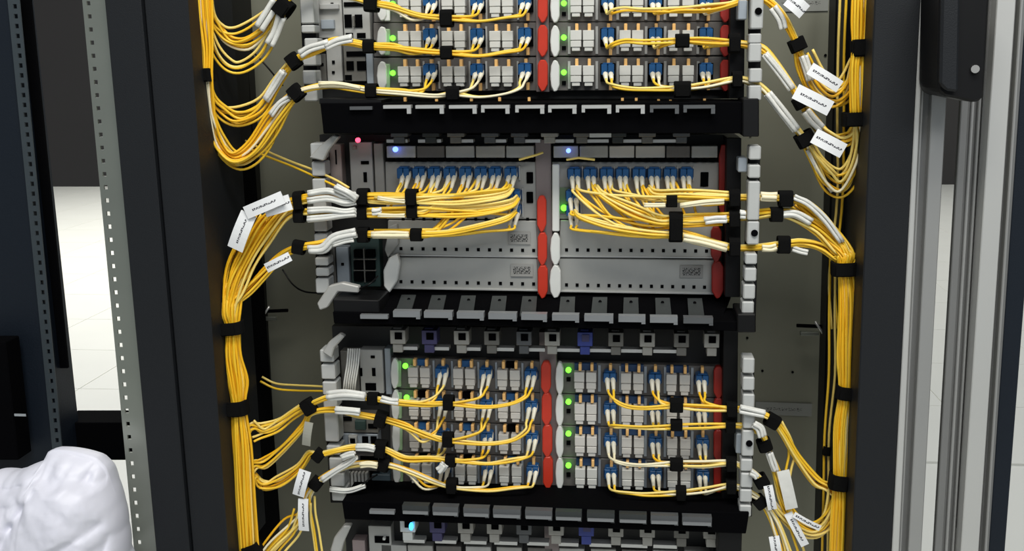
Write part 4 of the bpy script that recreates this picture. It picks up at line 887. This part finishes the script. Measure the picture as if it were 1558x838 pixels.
STR = [
 (566,5,20,26,5,ZB,'strap at the top left of the highest visible row, topmost subrack'),(680,28,18,26,0,ZB,'strap on the left bundle of the highest visible row'),
 (562,71,17,20,0,ZB,'strap at left end of the middle row bundle, topmost subrack'),(680,80,18,20,0,ZB,'strap on the left middle row bundle, below the highest one'),
 (566,138,17,22,0,ZB,'strap at left end of the lowest row bundle, topmost subrack'),(690,142,20,22,0,ZB,'strap on the left lowest row bundle just above the silver tabs'),
 (1038,62,20,20,0,-.048,'small square strap on the right middle row, topmost subrack'),(1038,136,24,24,0,-.048,'strap on the right lowest row above the tray'),
 (1117,66,16,28,0,ZB,'strap on the right cheek, middle row of the topmost subrack'),(1121,121,14,24,0,ZB,'strap on the right cheek, lowest row of the topmost subrack'),
 (432,12,22,30,40,-.046,'upper left strap near the top of the left gap'),(447,93,22,20,55,-.05,'strap left of the ear on the middle row bundle at top'),(451,141,22,22,50,-.05,'strap left of the ear just above the lowest row end'),
 (313,114,20,26,88,-.06,'strap on the upper left trunk'),
 (553,299,17,26,0,ZB,'upper strap of the left stack, middle subrack'),(552,323,16,22,0,ZB,'middle strap of the left stack, middle subrack'),(553,357,17,24,0,ZB,'lowest strap of the left stack, middle subrack'),
 (627,300,17,26,0,ZB,'upper strap amid the left yellow bundle, middle subrack'),(628,321,17,22,0,ZB,'lower strap amid the left yellow bundle, middle subrack'),(634,357,18,20,0,ZB,'strap on the lowest left yellow bundle, middle subrack'),
 (456,305,14,30,-5,-.055,'upper strap beside the large white tags'),(456,328,16,22,0,-.055,'strap between the large tags and the ear'),(455,376,18,22,10,-.055,'strap on the lowest branch left of the middle ear'),
 (352,498,20,42,85,-.06,'wide strap on the left trunk below the fan'),(362,619,24,34,85,-.06,'strap on the left trunk above its first branch'),(384,836,24,34,70,-.058,'strap on the left trunk at the bottom edge'),
 (1022,306,16,18,0,ZB,'upper strap on the right yellow bundle, middle subrack'),(1028,345,20,46,0,ZB,'tall strap on the right sagging bundle, middle subrack'),
 (1117,301,16,26,0,ZB,'upper strap on the right cheek, middle subrack'),(1117,332,16,26,0,ZB,'middle strap on the right cheek, middle subrack'),(1117,375,16,28,0,ZB,'lowest strap on the right cheek, middle subrack'),
 (1195,302,20,24,0,-.055,'upper strap right of the middle ear'),(1181,326,18,22,0,-.055,'middle strap right of the middle ear'),(1192,372,18,26,0,-.055,'lowest strap right of the middle ear'),
 (1284,408,20,38,88,-.06,'strap where the right bundles join the trunk'),(1308,73,24,26,88,-.06,'strap on the upper right trunk near the top'),(1300,181,20,36,88,-.06,'strap on the upper right trunk above the loops'),
 (1213,68,18,24,65,-.05,'strap on the highest bundle slanting at upper right'),(1219,155,16,24,60,-.05,'strap on the second slanting bundle behind a white tag'),(1225,211,20,28,60,-.05,'strap on the third slanting bundle at upper right'),
 (1286,596,20,28,95,-.06,'strap on the lower right trunk at mid height'),(1277,731,24,32,95,-.06,'strap on the lower right trunk near the loops'),(1258,685,14,12,95,-.02,'small strap on the thin cords left of the lower right trunk'),
 (568,606,17,20,0,ZB,'strap on the first left bundle end, lower subrack'),(580,637,18,26,15,ZB,'strap on the second left bundle end, lower subrack'),(580,682,18,28,5,ZB,'strap on the third left bundle end, lower subrack'),(584,706,18,22,15,ZB,'strap on the fourth left bundle end, lower subrack'),
 (683,612,16,24,0,ZB,'strap on the first left bundle by the ports, lower subrack'),(682,668,16,24,0,ZB,'strap on the second left bundle by the ports, lower subrack'),(686,700,16,20,0,ZB,'strap on the third left bundle by the ports, lower subrack'),(688,738,17,24,0,ZB,'strap on the bottom left bundle by the ports, lower subrack'),
 (1029,616,20,22,0,ZB,'strap on the first right bundle, lower subrack'),(1029,646,18,18,0,ZB,'strap on the second right bundle, lower subrack'),(1029,706,20,20,0,ZB,'strap on the third right bundle, lower subrack'),(1036,749,16,22,0,ZB,'strap on the bottom right bundle, lower subrack'),
 (1113,622,16,22,0,ZB,'cheek strap on the first right bundle, lower subrack'),(1111,648,15,20,0,ZB,'cheek strap on the second right bundle, lower subrack'),(1112,705,16,22,0,ZB,'cheek strap on the third right bundle, lower subrack'),(1112,739,16,22,0,ZB,'cheek strap on the bottom right bundle, lower subrack'),
 (470,618,24,22,60,-.05,'upper strap left of the lower ear'),(485,692,18,20,40,-.05,'strap left of the lower ear by the third bundle'),(481,735,20,20,40,-.05,'strap above the small white tags at lower left'),
 (1175,640,20,22,30,-.05,'highest strap right of the lower ear'),(1163,676,18,22,70,-.05,'second strap right of the lower ear'),(1158,731,18,22,60,-.05,'third strap right of the lower ear'),(1156,763,18,20,50,-.05,'lowest strap right of the lower ear'),
]
for s_ in STR: strap(s_[0], s_[1], s_[2], s_[3], s_[4], s_[5], 'black velcro '+s_[6])

# ------------------------------------------------------------------ white tags and clear sleeves
def flag(x, y, lw, hw, ang, Y, label, mt=TAG):
    s = S(Y); b = MB(); n = 8; L = lw*s/2; H = hw*s/2
    vs = []
    for i in range(n+1):
        u = -L+2*L*i/n; bend = 0.0022*math.sin(i/n*math.pi)
        vs.append([(u, -bend, H), (u, -bend-0.0004, -H), (u, -bend+0.0006, -H), (u, -bend+0.0010, H)])
    b.v = [Vector(q) for r in vs for q in r]
    for i in range(n):
        for k in range(4): b.f.append((i*4+k, i*4+(k+1) % 4, i*4+4+(k+1) % 4, i*4+4+k))
    b.f.append((0, 1, 2, 3)); b.f.append(tuple(n*4+k for k in (3, 2, 1, 0)))
    o = link('cable_tag', b.mesh('cable_tag', mt, (0, 0, 0)), P(x, y, Y), None); o.rotation_euler = (0, math.radians(ang), 0)
    tag(o, label, 'tag', 'printed white cable tags')
flag(368, 352, 62, 26, -65, -.075, 'long steep white printed tag at the top of the left fan')
flag(402, 312, 66, 20, -22, -.078, 'white printed tag, upper one leaning over the left fan')
flag(422, 313, 44, 24, -16, -.072, 'white printed tag partly under the upper one near the strap')
flag(423, 399, 44, 15, -26, -.066, 'narrow white tag below the lowest branch at left')
flag(1237, 152, 56, 22, 27, -.075, 'white printed tag, middle one of the upper right tags')
flag(1255, 118, 50, 18, 32, -.065, 'white folded tag above the middle one at upper right')
flag(1261, 218, 48, 22, 28, -.072, 'white printed tag, lowest of the upper right tags')
flag(1212, 8, 30, 22, 40, -.066, 'white printed tag at the top edge of the right gap')
flag(459, 735, 46, 20, -72, -.068, 'slanted white tag above the curved cords at lower left')
flag(462, 783, 56, 17, -88, -.066, 'upright white tag hanging at lower left')
flag(1198, 745, 64, 19, 76, -.062, 'long upright tag beside the yellow drop at lower right', GLASSY)
flag(1172, 757, 40, 14, 78, -.060, 'shorter pale tag left of the long upright one at lower right')
flag(1212, 805, 60, 13, 62, -.058, 'pale slanting tag at the bottom right')
flag(1228, 793, 46, 9, 28, -.062, 'thin printed tag lying on the low right loop')
flag(1180, 832, 36, 16, 80, -.062, 'white tag at the bottom edge at right')
flag(468, 660, 40, 14, -80, -.055, 'dull pale tag below the upper lower-left strap', mat('dull_tag', (0.33, 0.33, 0.28), 0.5))
def sleeve(way, r, label, mt=GLASSY):
    base = [P(*q) for q in way]; b = MB(); k0 = rnd.random()*6
    for k in range(4):
        off = []
        for i, q in enumerate(base):
            t = (base[min(i+1, len(base)-1)]-base[max(i-1, 0)]).normalized(); n1 = t.cross(Vector((0, 1, 0))).normalized()
            a = k0+k*math.pi/2
            off.append(q+n1*math.cos(a)*r*0.62+Vector((0, 1, 0))*math.sin(a)*r*0.5+Vector((rnd.uniform(-1, 1), 0, rnd.uniform(-1, 1)))*r*0.14)
        b.tube(crom(off, 5), r*0.48, 6)
    o = b.build('label_sleeve', mt, smooth=True); tag(o, label, 'sleeve', 'whitish label sleeves on the cords')
Z2 = -0.060
sleeve([(495,72,Z2),(515,62,Z2),(536,58,Z2)], .0040, 'whitish sleeve slanting over the top left ear, middle row')
sleeve([(456,83,Z2),(472,74,Z2),(500,66,Z2)], .0045, 'whitish sleeve ending at the top left ear, middle row')
sleeve([(485,128,Z2),(515,128,Z2),(548,134,Z2)], .0026, 'cream sleeve on the lowest row bundle at top left', CREAM)
sleeve([(410,68,-.045),(420,48,-.045),(428,24,-.05)], .0058, 'whitish sleeve just under the upper left strap')
sleeve([(395,42,-.05),(408,22,-.05),(420,2,-.05)], .0062, 'whitish sleeve at the top of the left gap')
sleeve([(404,152,-.046),(420,128,-.046),(432,108,-.05)], .0042, 'whitish sleeve on the second left loop bundle')
sleeve([(412,175,-.05),(425,158,-.05),(440,148,-.05)], .0034, 'whitish sleeve on the third left loop bundle')
for i, (y0, y1, d) in enumerate(((290, 298, 0), (302, 308, 0), (316, 322, 3), (330, 327, 0))):
    sleeve([(468, y0+4, Z2), (500, y0+d, Z2+.002), (524, y1, Z2), (541, y1-2, Z2+.004)], .0036, 'whitish sleeve left of the strap stack, %s from the top' % ORD[i])
sleeve([(510,284,Z2-.004),(530,294,Z2-.004),(543,302,Z2)], .0042, 'white sleeve slanting down into the upper stack strap')
sleeve([(470,380,Z2),(492,378,Z2),(510,362,Z2),(542,354,Z2)], .0050, 'white crumpled sleeve on the lowest left branch, middle subrack')
sleeve([(506,372,Z2),(524,366,Z2),(538,364,Z2)], .0035, 'small white sleeve under the crumpled one')
sleeve([(566,357,-.058),(595,357,-.058),(622,357,-.058)], .0040, 'cream white sleeve between two straps on the lowest left bundle', CREAM)
sleeve([(566,322,-.0565),(572,322,-.0565),(580,321,-.0555)], .0038, 'short white collar right of the middle stack strap')
sleeve([(575,301,-.0575),(600,305,-.0575),(616,306,-.0575)], .0024, 'thin pale sleeve on the upper left yellow bundle', CREAM)
sleeve([(575,327,-.0575),(600,328,-.0575),(616,328,-.0575)], .0024, 'thin pale sleeve on the second left yellow bundle', CREAM)
sleeve([(980,312,-.056),(1000,312,-.056),(1012,312,-.056)], .0026, 'thin cream sleeve left of the upper right strap', CREAM)
sleeve([(1035,313,-.056),(1070,308,-.056),(1102,306,-.056)], .0026, 'thin cream sleeve right of the upper right strap', CREAM)
sleeve([(1072,336,-.056),(1090,334,-.056),(1106,333,-.056)], .0044, 'white sleeve by the cheek on the second right bundle')
sleeve([(1040,362,-.056),(1070,368,-.056),(1106,378,-.056)], .0040, 'white sleeve by the cheek on the lowest right bundle', CREAM)
sleeve([(1158,299,-.058),(1170,299,-.058),(1182,300,-.058)], .0046, 'pale sleeve right of the middle ear, upper bundle', CREAM)
sleeve([(1126,326,-.056),(1134,326,-.056)], .0044, 'white sleeve between cheek and middle ear')
sleeve([(1160,378,-.058),(1172,378,-.058),(1182,376,-.058)], .0038, 'pale sleeve right of the middle ear, lowest bundle', CREAM)
sleeve([(1208,300,-.06),(1230,310,-.06),(1255,334,-.06),(1280,368,-.06)], .0034, 'long white sleeve on the outside of the right sweep')
sleeve([(1190,326,-.058),(1210,326,-.058),(1234,338,-.056)], .0042, 'white sleeve on the second right sweep')
sleeve([(1205,378,-.052),(1218,382,-.052),(1228,384,-.052)], .0034, 'small crumpled white sleeve under the lowest right branch')
sleeve([(1163,82,-.053),(1185,108,-.053),(1205,135,-.053)], .0036, 'whitish sleeve on the second slanting bundle, upper right')
sleeve([(1168,142,-.053),(1190,170,-.053),(1212,198,-.053)], .0044, 'whitish sleeve on the third slanting bundle, upper right')
sleeve([(1176,10,-.053),(1188,28,-.053),(1192,44,-.053)], .0046, 'whitish sleeve at the top of the right gap')
sleeve([(1226,168,-.053),(1236,182,-.053),(1250,196,-.053)], .0054, 'white sleeve under the middle upper right tag')
sleeve([(1222,85,-.052),(1228,105,-.052),(1234,122,-.052)], .0040, 'white sleeve under the highest slanting strap')
sleeve([(1228,228,-.05),(1246,262,-.046),(1266,292,-.044)], .0018, 'thin white sleeve along the lowest upper right loop')
sleeve([(498,603,Z2),(525,600,Z2),(556,603,Z2)], .0054, 'white sleeve on the first left bundle, lower subrack')
sleeve([(580,606,-.058),(595,610,-.058),(606,611,-.058)], .0040, 'white sleeve right of the first strap, lower subrack')
sleeve([(510,624,Z2),(532,625,Z2),(548,627,Z2)], .0042, 'white sleeve on the second left bundle, lower subrack')
sleeve([(542,680,Z2),(558,680,Z2),(570,683,Z2)], .0040, 'white sleeve on the third left bundle, lower subrack')
sleeve([(490,730,Z2),(510,716,Z2),(530,704,Z2),(542,694,Z2)], .0036, 'crumpled white sleeve before the ear at lower left')
sleeve([(520,696,Z2-.004),(532,692,Z2-.004),(540,690,Z2-.004)], .0036, 'small white sleeve above the crumpled one at lower left')
sleeve([(548,707,Z2),(562,706,Z2),(574,708,Z2)], .0034, 'cream sleeve on the fourth left bundle, lower subrack', CREAM)
sleeve([(502,744,-.05),(530,746,-.05),(556,738,-.05)], .0030, 'grey white sleeve along the bottom of the lower left modules')
sleeve([(667,716,-.055),(672,712,-.055),(676,706,-.055)], .0052, 'short white sleeve beside the third left strap')
sleeve([(1126,622,-.066),(1145,626,-.066),(1164,630,-.066)], .0046, 'white sleeve before the right ear, first bundle')
sleeve([(1146,645,-.066),(1156,652,-.066),(1160,664,-.066)], .0042, 'white sleeve curling at the right ear, second bundle')
sleeve([(1170,688,-.054),(1176,705,-.054),(1180,716,-.054)], .0038, 'white sleeve below the second right strap, lower right')
sleeve([(1142,718,-.066),(1148,722,-.066),(1152,726,-.066)], .0036, 'short white sleeve at the right ear, third bundle')
